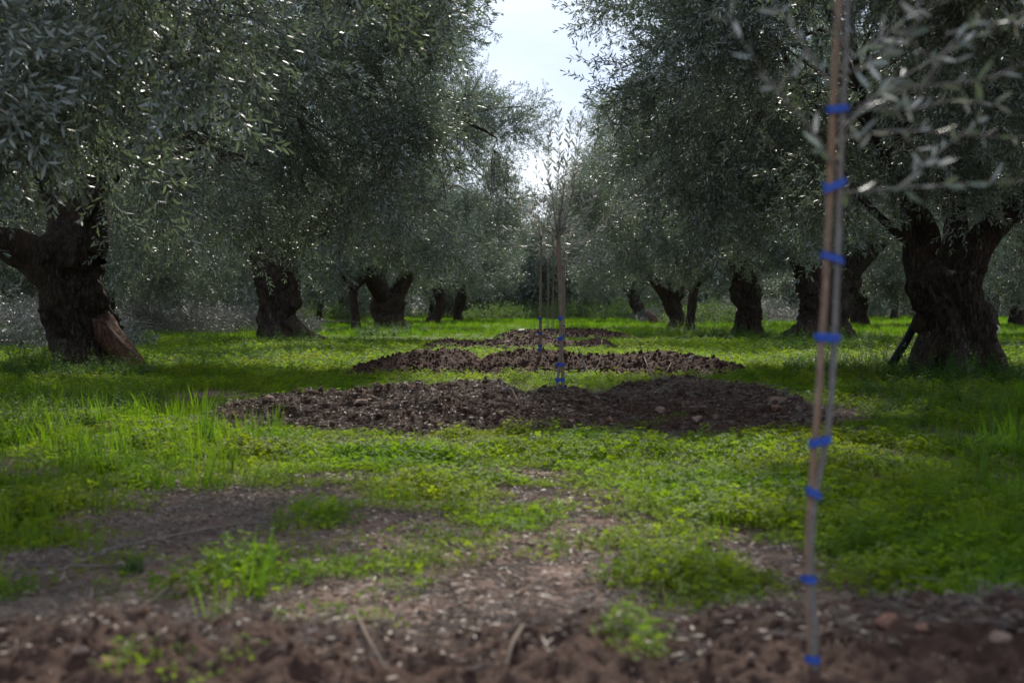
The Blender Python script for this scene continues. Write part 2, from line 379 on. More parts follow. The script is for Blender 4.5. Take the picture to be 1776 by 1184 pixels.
# ------------------------------------------------------------------ ground sheet
def axis_x():
    a = np.concatenate([np.arange(0, 4, .028), 4*np.geomspace(1, 3.2, 90)[1:], 12.8*np.geomspace(1, 30, 50)[1:]])
    return np.concatenate([-a[::-1], a[1:]])
ys = np.concatenate([np.linspace(-60, 0, 20, endpoint=False), np.linspace(0, 2.4, 20, endpoint=False), 2.4*np.geomspace(1, 20, 420), 48*np.geomspace(1, 9, 70)[1:]])
X, Y = np.meshgrid(axis_x(), ys)
Z = ground_h(X, Y)
g_me = grid_mesh('ground', X, Y, Z, M_GROUND)
cv = cover(X, Y)
cvb = np.clip(cv*1.1-.05, 0, 1)*np.clip((Y-6)/14, .15, .9)
at = g_me.attributes.new('green', 'FLOAT', 'POINT'); at.data.foreach_set('value', cvb.ravel().astype(np.float32))
ground = link('ground', g_me); tag(ground, 'brown orchard soil under the grass and clover', kind='structure')

# ------------------------------------------------------------------ instancing (only for uncountable stuff)
def src_collection(name, meshes):
    c = bpy.data.collections.new(name)
    for i, me in enumerate(meshes):
        o = bpy.data.objects.new('%s_%02d' % (name, i), me); c.objects.link(o)
    return c
def inst_group(coll):
    g = bpy.data.node_groups.new('scatter_' + coll.name, 'GeometryNodeTree')
    g.interface.new_socket('Geometry', in_out='INPUT', socket_type='NodeSocketGeometry')
    g.interface.new_socket('Geometry', in_out='OUTPUT', socket_type='NodeSocketGeometry')
    gi = N(g, 'NodeGroupInput'); go = N(g, 'NodeGroupOutput')
    ci = N(g, 'GeometryNodeCollectionInfo'); ci.inputs['Collection'].default_value = coll
    ci.inputs['Separate Children'].default_value = True; ci.inputs['Reset Children'].default_value = True
    ip = N(g, 'GeometryNodeInstanceOnPoints'); ip.inputs['Pick Instance'].default_value = True
    def na(nm, ty):
        a = N(g, 'GeometryNodeInputNamedAttribute', data_type=ty); a.inputs['Name'].default_value = nm
        return [s for s in a.outputs if s.enabled and s.name == 'Attribute'][0]
    er = N(g, 'FunctionNodeEulerToRotation')
    l = g.links.new
    l(gi.outputs[0], ip.inputs['Points']); l(ci.outputs[0], ip.inputs['Instance'])
    l(na('rot', 'FLOAT_VECTOR'), er.inputs[0]); l(er.outputs[0], ip.inputs['Rotation'])
    l(na('scl', 'FLOAT'), ip.inputs['Scale']); l(na('idx', 'INT'), ip.inputs['Instance Index'])
    l(ip.outputs[0], go.inputs[0])
    return g
_groups = {}
def scatter(name, coll, pos, rot, scl, idx, parent=None):
    me = bpy.data.meshes.new(name); n = len(pos)
    me.vertices.add(n); me.vertices.foreach_set('co', np.asarray(pos, np.float32).ravel())
    a = me.attributes.new('rot', 'FLOAT_VECTOR', 'POINT'); a.data.foreach_set('vector', np.asarray(rot, np.float32).ravel())
    a = me.attributes.new('scl', 'FLOAT', 'POINT'); a.data.foreach_set('value', np.asarray(scl, np.float32))
    a = me.attributes.new('idx', 'INT', 'POINT'); a.data.foreach_set('value', np.asarray(idx, np.int32))
    o = link(name, me, parent)
    if coll.name not in _groups: _groups[coll.name] = inst_group(coll)
    md = o.modifiers.new('scatter', 'NODES'); md.node_group = _groups[coll.name]
    o['kind'] = 'stuff'
    return o
def dir_euler(D, roll):
    D = D/np.linalg.norm(D, axis=1)[:, None]
    th = np.arccos(np.clip(D[:, 2], -1, 1)); az = np.arctan2(D[:, 1], D[:, 0])
    ca, sa, ct, st, cr_, sr = np.cos(az), np.sin(az), np.cos(th), np.sin(th), np.cos(roll), np.sin(roll)
    R00 = ca*ct*cr_ - sa*sr; R10 = sa*ct*cr_ + ca*sr; R20 = -st*cr_; R21 = st*sr; R22 = ct
    return np.stack([np.arctan2(R21, R22), -np.arcsin(np.clip(R20, -1, 1)), np.arctan2(R10, R00)], 1)

# ------------------------------------------------------------------ leaf building blocks
def leaf_shape(L_, W_, curl=.12, fold=.18):     # along +Z, face normal ~ +X side; returns V, F
    V = []; prof = [(0, .06), (.28, .8), (.6, 1.), (.85, .55), (1., 0)]
    for t_, w_ in prof:
        z = t_*L_; off = -curl*L_*t_*t_
        V += [(off + fold*W_*w_*.5, -W_*w_*.5, z), (off, 0, z), (off + fold*W_*w_*.5, W_*w_*.5, z)]
    V = V[:-3] + [V[-2]]
    Fc = []
    for i in range(3):
        a = i*3
        Fc += [(a, a+1, a+4, a+3), (a+1, a+2, a+5, a+4)]
    Fc += [(9, 10, 12), (10, 11, 12)]
    return np.array(V), Fc
def leaf_lo(L_, W_, curl=.12):
    V = np.array([(0, 0, 0), (-curl*.1*L_, -W_*.5, L_*.4), (-curl*.1*L_, W_*.5, L_*.4), (-curl*L_*.5, -W_*.4, L_*.72), (-curl*L_*.5, W_*.4, L_*.72), (-curl*L_, 0, L_)])
    return V, [(0, 2, 1), (1, 2, 4, 3), (3, 4, 5)]
def rot_to(d, roll):
    e = dir_euler(np.array([d], float), np.array([roll]))[0]
    return np.array(Euler(e, 'XYZ').to_matrix())
def branchlet(seed, length=.55, side=5, leafL=.055, leafW=.011, spacing=.03, lo=True, mats=None):
    """returns (mesh, twig polylines, leaf transforms)"""
    r = np.random.default_rng(seed); mb = MB(); leaves = []; twigs = []
    def twig(p0, d0, L_, depth):
        n = 6; p = np.array(p0, float); d = np.array(d0, float); pts = [p.copy()]
        bend = r.normal(0, .16, 3)
        for i in range(n):
            d = d + bend*.5 + r.normal(0, .06, 3); d /= np.linalg.norm(d); p = p + d*L_/n; pts.append(p.copy())
        pts = np.array(pts); twigs.append(pts)
        seg = L_/n; s = spacing*(1 if depth else 1.6); phi = r.uniform(0, 6.28)
        k = s*.7 + (0 if depth else L_*.25)
        while k < L_:
            i = min(int(k/seg), n-1); q = pts[i] + (pts[i+1]-pts[i])*((k-i*seg)/seg); t = pts[i+1]-pts[i]; t /= np.linalg.norm(t)
            a = np.cross(t, [0.3, .5, .81]); a /= np.linalg.norm(a); b = np.cross(t, a)
            phi += math.pi/2 + r.normal(0, .25)
            for sg in (0, math.pi):
                if r.random() < .07: continue
                o_ = a*math.cos(phi+sg) + b*math.sin(phi+sg)
                dl = t*.75 + o_*(.75+r.normal(0, .15)) + r.normal(0, .12, 3)
                leaves.append((q, dl/np.linalg.norm(dl), r.uniform(0, 6.28) if r.random() < .4 else r.normal(0, .7), r.uniform(.7, 1.15)))
            k += s*r.uniform(.8, 1.2)
        for e in range(2):
            dl = t + r.normal(0, .25, 3); leaves.append((pts[-1], dl/np.linalg.norm(dl), r.uniform(0, 6.28), r.uniform(.6, .9)))
        return pts
    main = twig((0, 0, 0), (0, 0, 1), length, 0)
    for s in range(side):
        t_ = (s+.6)/(side+.4); i = min(int(t_*6), 5); q = main[i] + (main[i+1]-main[i])*(t_*6-i)
        d = main[i+1]-main[i]; d /= np.linalg.norm(d); o_ = r.normal(0, 1, 3); o_ -= d*np.dot(o_, d); o_ /= np.linalg.norm(o_)
        twig(q, d*.8+o_*.8, length*r.uniform(.35, .6)*(1.1-t_*.5), 1)
    for k, pts in enumerate(twigs):
        rr = .0032 if k == 0 else .0018
        tube(mb, pts, np.linspace(rr, rr*.4, len(pts)), 3, len(pts), cap=False, m=1)
    lv, lf = (leaf_lo if lo else leaf_shape)(1, 1) if False else (None, None)
    for q, d, roll, s in leaves:
        V, Fc = (leaf_lo if lo else leaf_shape)(leafL*s, leafW*(.8+.3*s))
        mb.add(V @ rot_to(d, roll).T + q, Fc, 0)
    return mb, twigs, leaves
LEAFM = [M_OLIVE, M_BRANCH]
BR = [branchlet(100+i, .5+.06*(i % 3), 5) for i in range(6)]
C_OLIVE = src_collection('olive_branchlet', [b[0].build('olive_branchlet', LEAFM, False) for b in BR])
BRF = [branchlet(140+i, .5, 4, .06, .0145, .042) for i in range(4)]
C_OLIVEF = src_collection('olive_branchlet_far', [b[0].build('olive_branchlet_far', LEAFM, False) for b in BRF])
C_BRUSH = src_collection('cut_branchlet', [b[0].build('cut_branchlet', [M_BRUSH, M_TWIG], False) for b in BRF])
leafV, leafF = leaf_shape(.058, .0125)
ME_LEAF = mesh_np('leaf', leafV, leafF, M_OLIVE)
ME_LEAF_Y = mesh_np('young_leaf', *leaf_shape(.06, .0125, .08), M_SILVER)

# ------------------------------------------------------------------ olive trees
def build_tree(spec, seed):
    """spec: x,y base; trunk [(x,y,z,r)] local; limbs list of polylines (local, with r) or None; crown dict"""
    r = np.random.default_rng(seed)
    bx, by = spec['base']; bz = float(ground_h(np.array([bx]), np.array([by]))[0])
    dist = by
    root = empty('olive_tree', (bx, by, bz))
    tag(root, spec['label'], 'tree', spec.get('group', 'old olive trees in the rows'))
    hero = dist < 45
    T = np.array(spec['trunk'], float)
    mb = MB(); ns, nl = ((84, 110) if dist < 25 else (56, 70)) if hero else (20, 24)
    tube(mb, T[:, :3], T[:, 3], ns, nl, lob=.40, fine=.22 if hero else .12, seed=seed, flare=.35)
    for rt in spec.get('roots', []):
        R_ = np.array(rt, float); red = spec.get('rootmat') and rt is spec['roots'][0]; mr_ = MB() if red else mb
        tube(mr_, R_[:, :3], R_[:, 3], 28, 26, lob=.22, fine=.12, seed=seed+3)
        if red: tag(link('root', mr_.build('root', M_ROOT), root), 'reddish root flare with paler bark')
    for kx in spec.get('burls', []):
        K = np.array([[kx[0], kx[1], kx[2]-kx[3]*1.1, kx[3]*.25], [kx[0], kx[1], kx[2]-kx[3]*.6, kx[3]*.85], [kx[0], kx[1], kx[2], kx[3]], [kx[0], kx[1], kx[2]+kx[3]*.7, kx[3]*.8], [kx[0], kx[1], kx[2]+kx[3]*1.1, kx[3]*.2]])
        tube(mb, K[:, :3], K[:, 3], 20, 16, lob=.3, fine=.1, seed=seed+8)
    tr = link('trunk', mb.build('trunk', M_BARK), root)
    top = T[-1, :3]; topr = T[-1, 3]
    c = spec['crown']; cc_ = np.array(c['c'], float); cr_ = np.array(c['r'], float); skirt = c.get('skirt', 1.5)
    limbs = [np.array(l, float) for l in spec.get('limbs', [])]
    need = max(0, 5-len(limbs)) if spec.get('limbs') else 5
    a0 = r.uniform(0, 6.28)
    for i in range(need):
        a = a0 + i*6.283/need + r.normal(0, .25); rad = r.uniform(.45, .65)
        end = cc_ + np.array([math.cos(a)*cr_[0]*rad, math.sin(a)*cr_[1]*rad, cr_[2]*r.uniform(.1, .55)])
        st = top - np.array([0, 0, topr*.8]); mid1 = st + (end-st)*.35 + np.array([math.cos(a)*.35, math.sin(a)*.35, -.1]) + r.normal(0, .18, 3)
        mid2 = st + (end-st)*.7 + r.normal(0, .22, 3)
        r0 = topr*r.uniform(.45, .62)
        limbs.append(np.array([[*st, r0*1.1], [*mid1, r0*.8], [*mid2, r0*.55], [*end, r0*.25]]))
    nodes = []
    for k, l in enumerate(limbs):
        if np.linalg.norm(l[-1, :3]-l[0, :3]) < 2.2:            # short drawn limb: grow it on into the crown
            dirn = l[-1, :3]-l[-2, :3]; dirn /= np.linalg.norm(dirn)
            e1 = l[-1, :3] + dirn*.8 + np.array([0, 0, .35]); tgt = cc_ + (e1-cc_)*.9; tgt[2] = cc_[2] + cr_[2]*.25
            e2 = e1 + (tgt-e1)*.5 + dirn*.6 + r.normal(0, .15, 3); e3 = e2 + np.array([dirn[0]*.9, dirn[1]*.9+r.normal(0, .3), .8])
            l = np.vstack([l, [*e1, l[-1, 3]*.72], [*e2, l[-1, 3]*.5], [*e3, l[-1, 3]*.25]])
        m2 = MB(); cl = tube(m2, l[:, :3], l[:, 3], 20 if hero else 8, 30 if hero else 12, lob=.2, fine=.1 if hero else 0, seed=seed+20+k)
        if dist < 60: link('limb', m2.build('limb', M_BARK), root)
        else: mb2 = m2; link('limb', mb2.build('limb', M_BARK), root)
        ln = np.linspace(0, 1, len(cl)); keep = ln > .35
        rads = np.interp(ln, np.linspace(0, 1, len(l)), l[:, 3])
        nodes += [(p, q) for p, q, kf in zip(cl, rads, keep) if kf]
    NP = np.array([n[0] for n in nodes]); NR = np.array([n[1] for n in nodes])
    # clumps of foliage in an uneven ellipsoid, thicker at its rim
    n_cl = c.get('n', 90); pts = []
    tries = 0
    while len(pts) < n_cl and tries < n_cl*60:
        tries += 1
        v = r.normal(0, 1, 3); v /= np.linalg.norm(v)
        rad = r.uniform(.30, 1.0)**.6
        lump = 1 + .22*float(vnoise(v[0]*1.7+seed, v[1]*1.7, v[2]*1.7, seed))
        p = cc_ + v*cr_*rad*lump
        if p[2] < skirt + (.35 if skirt > 0 else .5) + .3*vnoise(p[0], p[1], None, seed+2): continue
        if p[2] < top[2]+.5 and math.hypot(p[0]-top[0], p[1]-top[1]) < .9: continue
        if 'clear' in c and abs(p[0]-top[0]) < c['clear'][0] and p[2] < c['clear'][1] and p[1] < 1.5: continue
        if 'keep' in c and not c['keep'](p + np.array([bx, by, bz])): continue
        if pts and np.min(np.linalg.norm(np.array(pts)-p, axis=1)) < .42: continue
        pts.append(p)
    for e in c.get('extra', []): pts.append(np.array(e, float))
    pts = np.array(pts)
    bm_ = MB(); pos = []; dirs = []; scl = []
    per = c.get('per', 48); bs = c.get('bs', 1.0)
    for p in pts:
        w_ = np.linalg.norm((NP-p)*np.array([1, 1, .8]), axis=1) + np.clip(NP[:, 2]-p[2], 0, 9)*.15
        i = int(np.argmin(w_)); q = NP[i]; dd = p-q; ln = np.linalg.norm(dd)
        hz = dd*np.array([1, 1, 0]); mid = q + dd*.5 + np.array([0, 0, .16*ln]) + r.normal(0, .07*ln, 3)
        r0 = min(NR[i]*.6, .012 + .012*ln)
        nse = 6 if dist < 25 else 4
        cl = tube(bm_, np.array([q, q+dd*.25+r.normal(0, .04*ln, 3)+[0, 0, .1*ln], mid, p]), [r0, r0*.8, r0*.55, .006], nse, 9 if hero else 5, cap=False, rough=.25, seed=int(abs(p[0]*99)) % 50)
        out = (p-cc_)/cr_; no = np.linalg.norm(out); outn = out/(no+1e-6)
        low = np.clip((cc_[2]+.2-p[2])/1.5, 0, 1.3)
        rc = r.uniform(.42, .78)*c.get('clr', 1.0)
        k = int(per*r.uniform(.6, 1.3)*(rc/.6)**2)
        v = r.normal(0, 1, (k, 3)); v /= np.linalg.norm(v, axis=1)[:, None]
        rr = rc*r.uniform(.05, 1, k)**.5
        off = v*rr[:, None]; off[:, 2] *= .8
        off[:, 2] -= low*rc*r.uniform(0, .9, k)
        pp = p + off - v*.2
        d = v*.9 + outn*.65 + r.normal(0, .35, (k, 3)); d[:, 2] += .25 - low*1.1 - .35*(r.random(k) < .35)
        ok = pp[:, 2] + np.minimum(d[:, 2], 0)*.3 > skirt - .25 + .3*vnoise(pp[:, 0]*1.5, pp[:, 1]*1.5, None, seed)
        pos.append(pp[ok]); dirs.append(d[ok]); scl.append((r.uniform(.75, 1.2, k)*bs)[ok])
        # a few bare connecting twigs inside the clump
        if dist < 40:
            for j in range(5):
                e = p + off[j % k]; tube(bm_, np.array([cl[-3], (cl[-3]+e)/2 + r.normal(0, .05, 3), e]), [.008, .005, .002], 3, 4, cap=False)
    link('branch_work', bm_.build('branch_work', M_BRANCH), root)['kind'] = 'stuff'
    pos = np.concatenate(pos); dirs = np.concatenate(dirs); scl = np.concatenate(scl)
    rot = dir_euler(dirs, r.uniform(0, 6.28, len(pos)))
    coll, nv = (C_OLIVE, 6) if hero else (C_OLIVEF, 4)
    idx = r.integers(0, nv, len(pos))
    # the sprays nearest the lens: every leaf an object
    if spec.get('leaf_parts'):
        wp = pos + np.array([bx, by, bz]); yy = wp[:, 1]
        u = wp[:, 0]/yy*F+CX; v = HY-(wp[:, 2]-HC)/yy*F
        vis = (u > 60) & (u < 1720) & (v > 60) & (v < 520) & (yy > 3.0)
        order = np.argsort(np.where(vis, yy, 1e9)); left = 290; used = []
        for i in order:
            if not vis[i] or left <= 0: break
            bl = BR[idx[i]]; Rm = np.array(Euler(rot[i], 'XYZ').to_matrix()); s_ = scl[i]
            tm = MB()
            for k, tw in enumerate(bl[1]):
                tube(tm, (tw*s_) @ Rm.T + pos[i], np.linspace(.0032 if k == 0 else .0018, .0008, len(tw)), 3, len(tw), cap=False)
            link('twig', tm.build('twig', M_BRANCH), root)
            for (q, dl, roll, ls) in bl[2]:
                if left <= 0: break
                M3 = Rm @ rot_to(dl, roll); o = link('leaf', ME_LEAF, root)
                o.location = Rm @ (q*s_) + pos[i]; o.rotation_euler = Matrix(M3.tolist()).to_euler(); o.scale = (ls*s_,)*3; left -= 1
            used.append(i)
        kp = np.ones(len(pos), bool); kp[used] = False
        pos, rot, scl, idx = pos[kp], rot[kp], scl[kp], idx[kp]
    cr2 = scatter('crown', coll, pos, rot, scl, idx, root)
    return root, len(pos)

def T_px(d, rows, yaw=None):
    """photo rows (px, py, width) at depth d -> list of world x,y,z,r"""
    return [(*(P(px, py, d)), wd/2/F*d) for px, py, wd in rows]
def mk(d, basepx, rows, limbs=(), crown=None, label='', seed=1, roots=(), burls=(), **kw):
    bx = (basepx-CX)/F*d
    bz = float(ground_h(np.array([bx]), np.array([d]))[0]); B = np.array([bx, d, bz])
    loc = lambda q: (q[0]-B[0], q[1]-B[1], q[2]-B[2], q[3])
    tr = [loc(q) for q in T_px(d, rows)]
    f0 = tr[0]; tr = [(f0[0], f0[1], -.25, f0[3]*1.05)] + [t for t in tr if t[2] > .02 or t is f0]
    ls = []
    for l in limbs:
        dy = l[0]; L2 = []
        for i, (px, py, wd) in enumerate(l[1:]):
            q = P(px, py, d+dy*i); L2.append(loc((*q, wd/2/F*d)))
        ls.append(L2)
    rs = [[loc((*P(px, py, d+dy), wd/2/F*d)) for px, py, wd, dy in rt] for rt in roots]
    bs = [(*(P(px, py, d-.0)-B), rr/F*d) for px, py, rr in burls]
    return build_tree(dict(base=(bx, d), trunk=tr, limbs=ls, crown=crown, label=label, roots=rs, burls=bs, **kw), seed)

count = 0
trees = []
# the aisle stays open between the rows
def open_left(lim):
    return lambda p: p[0] < lim(p[2])
def open_right(lim):
    return lambda p: p[0] > lim(p[2])

# L0: crown that reaches in from beyond the left edge, near the lens
trees.append(mk(8.8, -990, [(-990, 780, 330), (-985, 640, 250), (-960, 500, 270), (-960, 330, 300)], crown=dict(c=(.35, .1, 4.3), r=(5.4, 3.7, 3.0), skirt=1.75, n=150, per=42, bs=1.42, keep=lambda p: p[0] < -.55-.12*max(0, 3.2-p[2]) and p[1] > 5.2),
    label='olive tree at the photo edge, only its near hanging branches in view', seed=11, leaf_parts=True))
# L1
trees.append(mk(18.8, 148, [(160, 640, 128), (154, 610, 124), (143, 580, 118), (134, 550, 104), (129, 520, 98), (120, 490, 102), (115, 462, 118), (128, 430, 104), (136, 405, 60), (140, 385, 25)],
    limbs=[(-.06, (135, 530, 84), (112, 492, 88), (72, 452, 70), (25, 426, 56), (-30, 408, 50), (-120, 370, 42)), (.1, (135, 440, 96), (150, 400, 82), (152, 350, 70), (170, 300, 50)), (.25, (120, 430, 70), (110, 380, 52), (90, 330, 44))],
    roots=[[(150, 520, 40, .05), (172, 570, 58, -.05), (200, 602, 50, -.1), (226, 628, 40, -.15), (242, 655, 34, -.2)], [(130, 600, 60, -.2), (115, 645, 50, -.35)]],
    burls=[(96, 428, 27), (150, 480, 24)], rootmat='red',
    crown=dict(c=(0.3, 0, 4.5), r=(5.5, 4.4, 2.9), skirt=1.75, n=125, per=37, bs=1.32, clear=(1.3, 2.7), keep=open_left(lambda z: -1.0)),
    label='thick leaning olive trunk with a reddish root flare and a low side limb', seed=21, leaf_parts=True))
# L2
trees.append(mk(32.5, 488, [(492, 592, 84), (480, 570, 62), (476, 545, 54), (480, 515, 66), (480, 490, 72), (479, 465, 72), (486, 440, 64), (502, 412, 62)],
    limbs=[(.1, (505, 420, 44), (535, 408, 34), (570, 385, 28), (640, 330, 24)), (0, (495, 420, 50), (492, 380, 40), (480, 320, 34)),
           (-.05, (520, 415, 34), (620, 330, 18), (720, 270, 11), (790, 214, 8), (830, 222, 5), (862, 240, 2.5)), (-.05, (620, 330, 20), (740, 260, 10), (800, 180, 6), (812, 120, 2.5)), (-.02, (740, 262, 10), (800, 205, 6), (850, 190, 4), (905, 185, 2))],
    roots=[[(500, 560, 34, -.2), (530, 580, 22, -.3), (565, 592, 14, -.4)]], burls=[(507, 525, 15), (452, 478, 13)],
    crown=dict(c=(.4, 0, 4.5), r=(5.2, 4.6, 2.7), skirt=1.7, n=125, per=36, bs=1.2, clear=(1.6, 3.6), keep=open_left(lambda z: -.1 if z < 3.6 else -.9),
       extra=[(4.5, -.2, 5.2), (4.9, 0, 4.9), (5.3, .1, 4.95), (4.3, 0, 5.6), (4.8, 0, 4.1), (5.0, .1, 3.6), (5.2, .3, 3.2)]),
    label='twisted olive trunk with knobbly waist, second in the row from the reddish root flare', seed=31))
# L3
trees.append(mk(52, 680, [(682, 573, 62), (678, 555, 50), (676, 535, 50), (674, 512, 52)],
    limbs=[(.1, (665, 520, 30), (660, 495, 26), (650, 470, 22)), (-.1, (688, 520, 28), (697, 495, 22), (705, 465, 18))],
    crown=dict(c=(0, 0, 4.4), r=(4.7, 4.5, 2.8), skirt=1.5, n=95, per=34, bs=1.35, keep=open_left(lambda z: .2)), label='broad olive trunk that splits low into two stems', seed=41))
trees.append(mk(50.5, 615, [(617, 574, 19), (616, 550, 15), (613, 520, 14), (613, 500, 13)], crown=dict(c=(0, 0, 3.6), r=(2.2, 2.4, 1.7), skirt=1.7, n=26, per=34, bs=1.3),
    label='thin straight olive trunk beside the one that splits low', seed=42))
trees.append(mk(70, 757, [(750, 562, 26), (757, 545, 19), (766, 528, 20), (763, 510, 18), (756, 495, 15)], crown=dict(c=(0, 0, 4.3), r=(4.3, 4.3, 2.7), skirt=1.5, n=80, per=30, bs=1.5, keep=open_left(lambda z: .2)),
    label='small bowed olive trunk, first of the near pair down the aisle', seed=43))
trees.append(mk(76, 797, [(796, 562, 21), (793, 545, 16), (797, 528, 18), (801, 512, 16), (798, 495, 14)], crown=dict(c=(0, 0, 4.2), r=(4.0, 4.0, 2.6), skirt=1.5, n=75, per=30, bs=1.5, keep=open_left(lambda z: .4)),
    label='small upright olive trunk just past the bowed one', seed=44))
# R0 above the frame
trees.append(mk(8.0, 2700, [(2700, 790, 300), (2690, 640, 230), (2690, 480, 240), (2700, 300, 270)], crown=dict(c=(-.4, .4, 4.7), r=(4.9, 4.2, 2.7), skirt=2.75, n=110, per=50, bs=1.2, keep=lambda p: p[0] > 1.0 and p[1] > 4.6),
    label='olive tree beyond the photo edge, branches showing along the top behind the nearest sapling', seed=51, leaf_parts=True))
# R1
trees.append(mk(17.0, 1662, [(1665, 648, 142), (1660, 620, 124), (1656, 590, 122), (1655, 560, 124), (1652, 530, 124), (1645, 505, 120), (1638, 482, 118), (1636, 470, 84), (1638, 466, 30)],
    limbs=[(.08, (1612, 490, 66), (1598, 455, 56), (1590, 410, 46), (1582, 350, 40)), (-.08, (1600, 440, 30), (1618, 415, 26), (1605, 375, 22), (1570, 330, 18)),
           (-.1, (1652, 500, 80), (1682, 455, 62), (1706, 415, 50), (1742, 375, 44), (1800, 335, 40), (1880, 290, 36)), (.3, (1640, 480, 60), (1660, 400, 46), (1650, 320, 38))],
    roots=[[(1620, 590, 60, -.2), (1600, 630, 46, -.3), (1588, 655, 34, -.35)], [(1695, 590, 60, -.2), (1725, 630, 44, -.3), (1740, 655, 30, -.3)], [(1660, 600, 40, -.45), (1655, 655, 34, -.6)]],
    burls=[(1700, 545, 24), (1606, 560, 22)],
    crown=dict(c=(-.6, .2, 4.6), r=(4.9, 4.6, 3.0), skirt=1.95, n=135, per=42, bs=1.32, clear=(1.5, 2.75), extra=[(-.2, 1.8, 3.2), (0, 2.1, 3.7), (-.5, 1.9, 3.4), (.2, 1.8, 3.3), (-.2, 2.4, 4.1)], keep=open_right(lambda z: 1.45)),  # extra: leaf clumps added on the sunward side to shade the fork
    label='massive olive trunk forking in a V, with a dark pole leaning on it', seed=61, leaf_parts=True))
# R2
trees.append(mk(33, 1428, [(1428, 592, 116), (1430, 570, 92), (1432, 545, 82), (1434, 515, 84), (1433, 490, 92), (1432, 470, 88)],
    limbs=[(.1, (1410, 490, 44), (1402, 460, 36), (1398, 425, 30), (1380, 380, 26)), (-.1, (1450, 490, 50), (1462, 460, 44), (1464, 425, 34), (1480, 380, 26))],
    roots=[[(1400, 565, 34, -.2), (1380, 592, 26, -.3)]], burls=[(1476, 490, 16)],
    crown=dict(c=(-.4, 0, 4.4), r=(5.3, 4.6, 2.8), skirt=1.7, n=120, per=36, bs=1.2, clear=(1.1, 2.9), keep=open_right(lambda z: 1.9)),
    label='wide olive trunk with two stems, standing behind the blue-tied stake', seed=71))
# R3
trees.append(mk(41, 1296, [(1297, 580, 50), (1296, 560, 38), (1300, 535, 38), (1292, 510, 44), (1290, 485, 38), (1292, 465, 34)], burls=[(1310, 517, 10)],
    crown=dict(c=(-.2, 0, 4.3), r=(4.8, 4.5, 2.7), skirt=1.7, n=105, per=44, bs=1.2, clear=(.9, 2.7), keep=open_right(lambda z: 1.75)), label='knotted upright olive trunk between the two-stemmed trunk and a thin one', seed=81))
trees.append(mk(46, 1198, [(1198, 577, 19), (1197, 560, 15), (1199, 540, 13), (1202, 515, 15), (1205, 495, 14)], crown=dict(c=(.2, 0, 3.8), r=(2.6, 2.6, 1.8), skirt=1.6, n=34, per=38, bs=1.3, keep=open_right(lambda z: 1.9)),
    label='thin dark olive trunk close beside a stout one in the aisle row', seed=82))
trees.append(mk(53, 1172, [(1172, 570, 32), (1174, 552, 25), (1168, 535, 28), (1163, 515, 30)], crown=dict(c=(-.2, 0, 4.3), r=(4.6, 4.4, 2.7), skirt=1.5, n=95, per=36, bs=1.35, keep=open_right(lambda z: 1.95)),
    label='stout olive trunk just behind the thin dark one', seed=83))
trees.append(mk(72, 1122, [(1124, 560, 30), (1114, 545, 24), (1104, 528, 20), (1098, 510, 18)], crown=dict(c=(-.6, 0, 4.3), r=(4.5, 4.3, 2.8), skirt=1.4, n=85, per=32, bs=1.5, keep=open_right(lambda z: 2.2)),
    label='leaning olive trunk with a reddish cut stump at its foot', seed=84))

# further rows (trunk px, base row, width)
def simple(px, d, wpx, label, seed, h=4.2, R=4.3, n=70, per=26, bs=1.7, skirt=1.2, lean=0, top=500, keep=None):
    by = HY + HC*F/d
    rows = [(px, by, wpx*1.35), (px+lean*.3, by-(by-top)*.3, wpx), (px+lean*.6+wpx*.15, by-(by-top)*.6, wpx*.95), (px+lean, top, wpx*1.05)]
    cr_ = dict(c=(0, 0, h), r=(R, R, h*.63 if h > 3.2 else 3.3), skirt=skirt, n=n, per=per, bs=bs)
    if keep: cr_['keep'] = keep
    trees.append(mk(d, px, rows, crown=cr_, label=label, seed=seed))
FAR = [
 (190, 40, 26, 'slimmer olive trunk right behind the leaning trunk with the low limb', -12, 480),
 (48, 58, 18, 'dark far trunk seen through the gap under the low side limb', 0, 505),
 (241, 72, 9, 'thin pale far trunk next to the slimmer trunk', 2, 500), (300, 66, 16, 'crooked far trunk in the thick of the cut brush heaps', 8, 505),
 (324, 80, 12, 'far trunk just past the crooked one among the brush heaps', 0, 512), (387, 78, 9, 'narrow far trunk over the longest brush heap', 4, 512),
 (555, 64, 10, 'narrow far trunk between the knobbly trunk and the thin straight one', 0, 510), (590, 90, 10, 'faint far trunk hard by the thin straight one', 0, 515),
 (-60, 34, 40, 'olive tree outside the frame behind the low side limb', 0, 440), (-30, 82, 20, 'olive tree outside the frame in the third row', 0, 500),
 (1490, 60, 28, 'olive trunk in the shade next to the two-stemmed trunk', -4, 500), (1552, 84, 11, 'far narrow trunk behind the leaning pole', 0, 512),
 (1716, 56, 26, 'olive trunk behind the V fork with a pale boulder at its foot', 6, 490), (1764, 62, 24, 'stubby far trunk near the pale boulder', -4, 500),
 (1366, 92, 9, 'faint far trunk left of the two-stemmed trunk', 0, 515), (1322, 86, 11, 'faint far trunk beside the knotted upright one', 0, 515), (1860, 38, 36, 'olive tree outside the frame behind the V fork', 0, 460),
 (1056, 88, 6, 'very thin far trunk at the end of the aisle', 0, 518), (832, 95, 14, 'far trunk past the small upright one', 0, 515),
 (1242, 96, 9, 'faint far trunk over the grey brush in the gap', 0, 515),
]
FAR = [(px, d, w_, lb.replace('left of', 'beside'), ln, tp) for px, d, w_, lb, ln, tp in FAR]
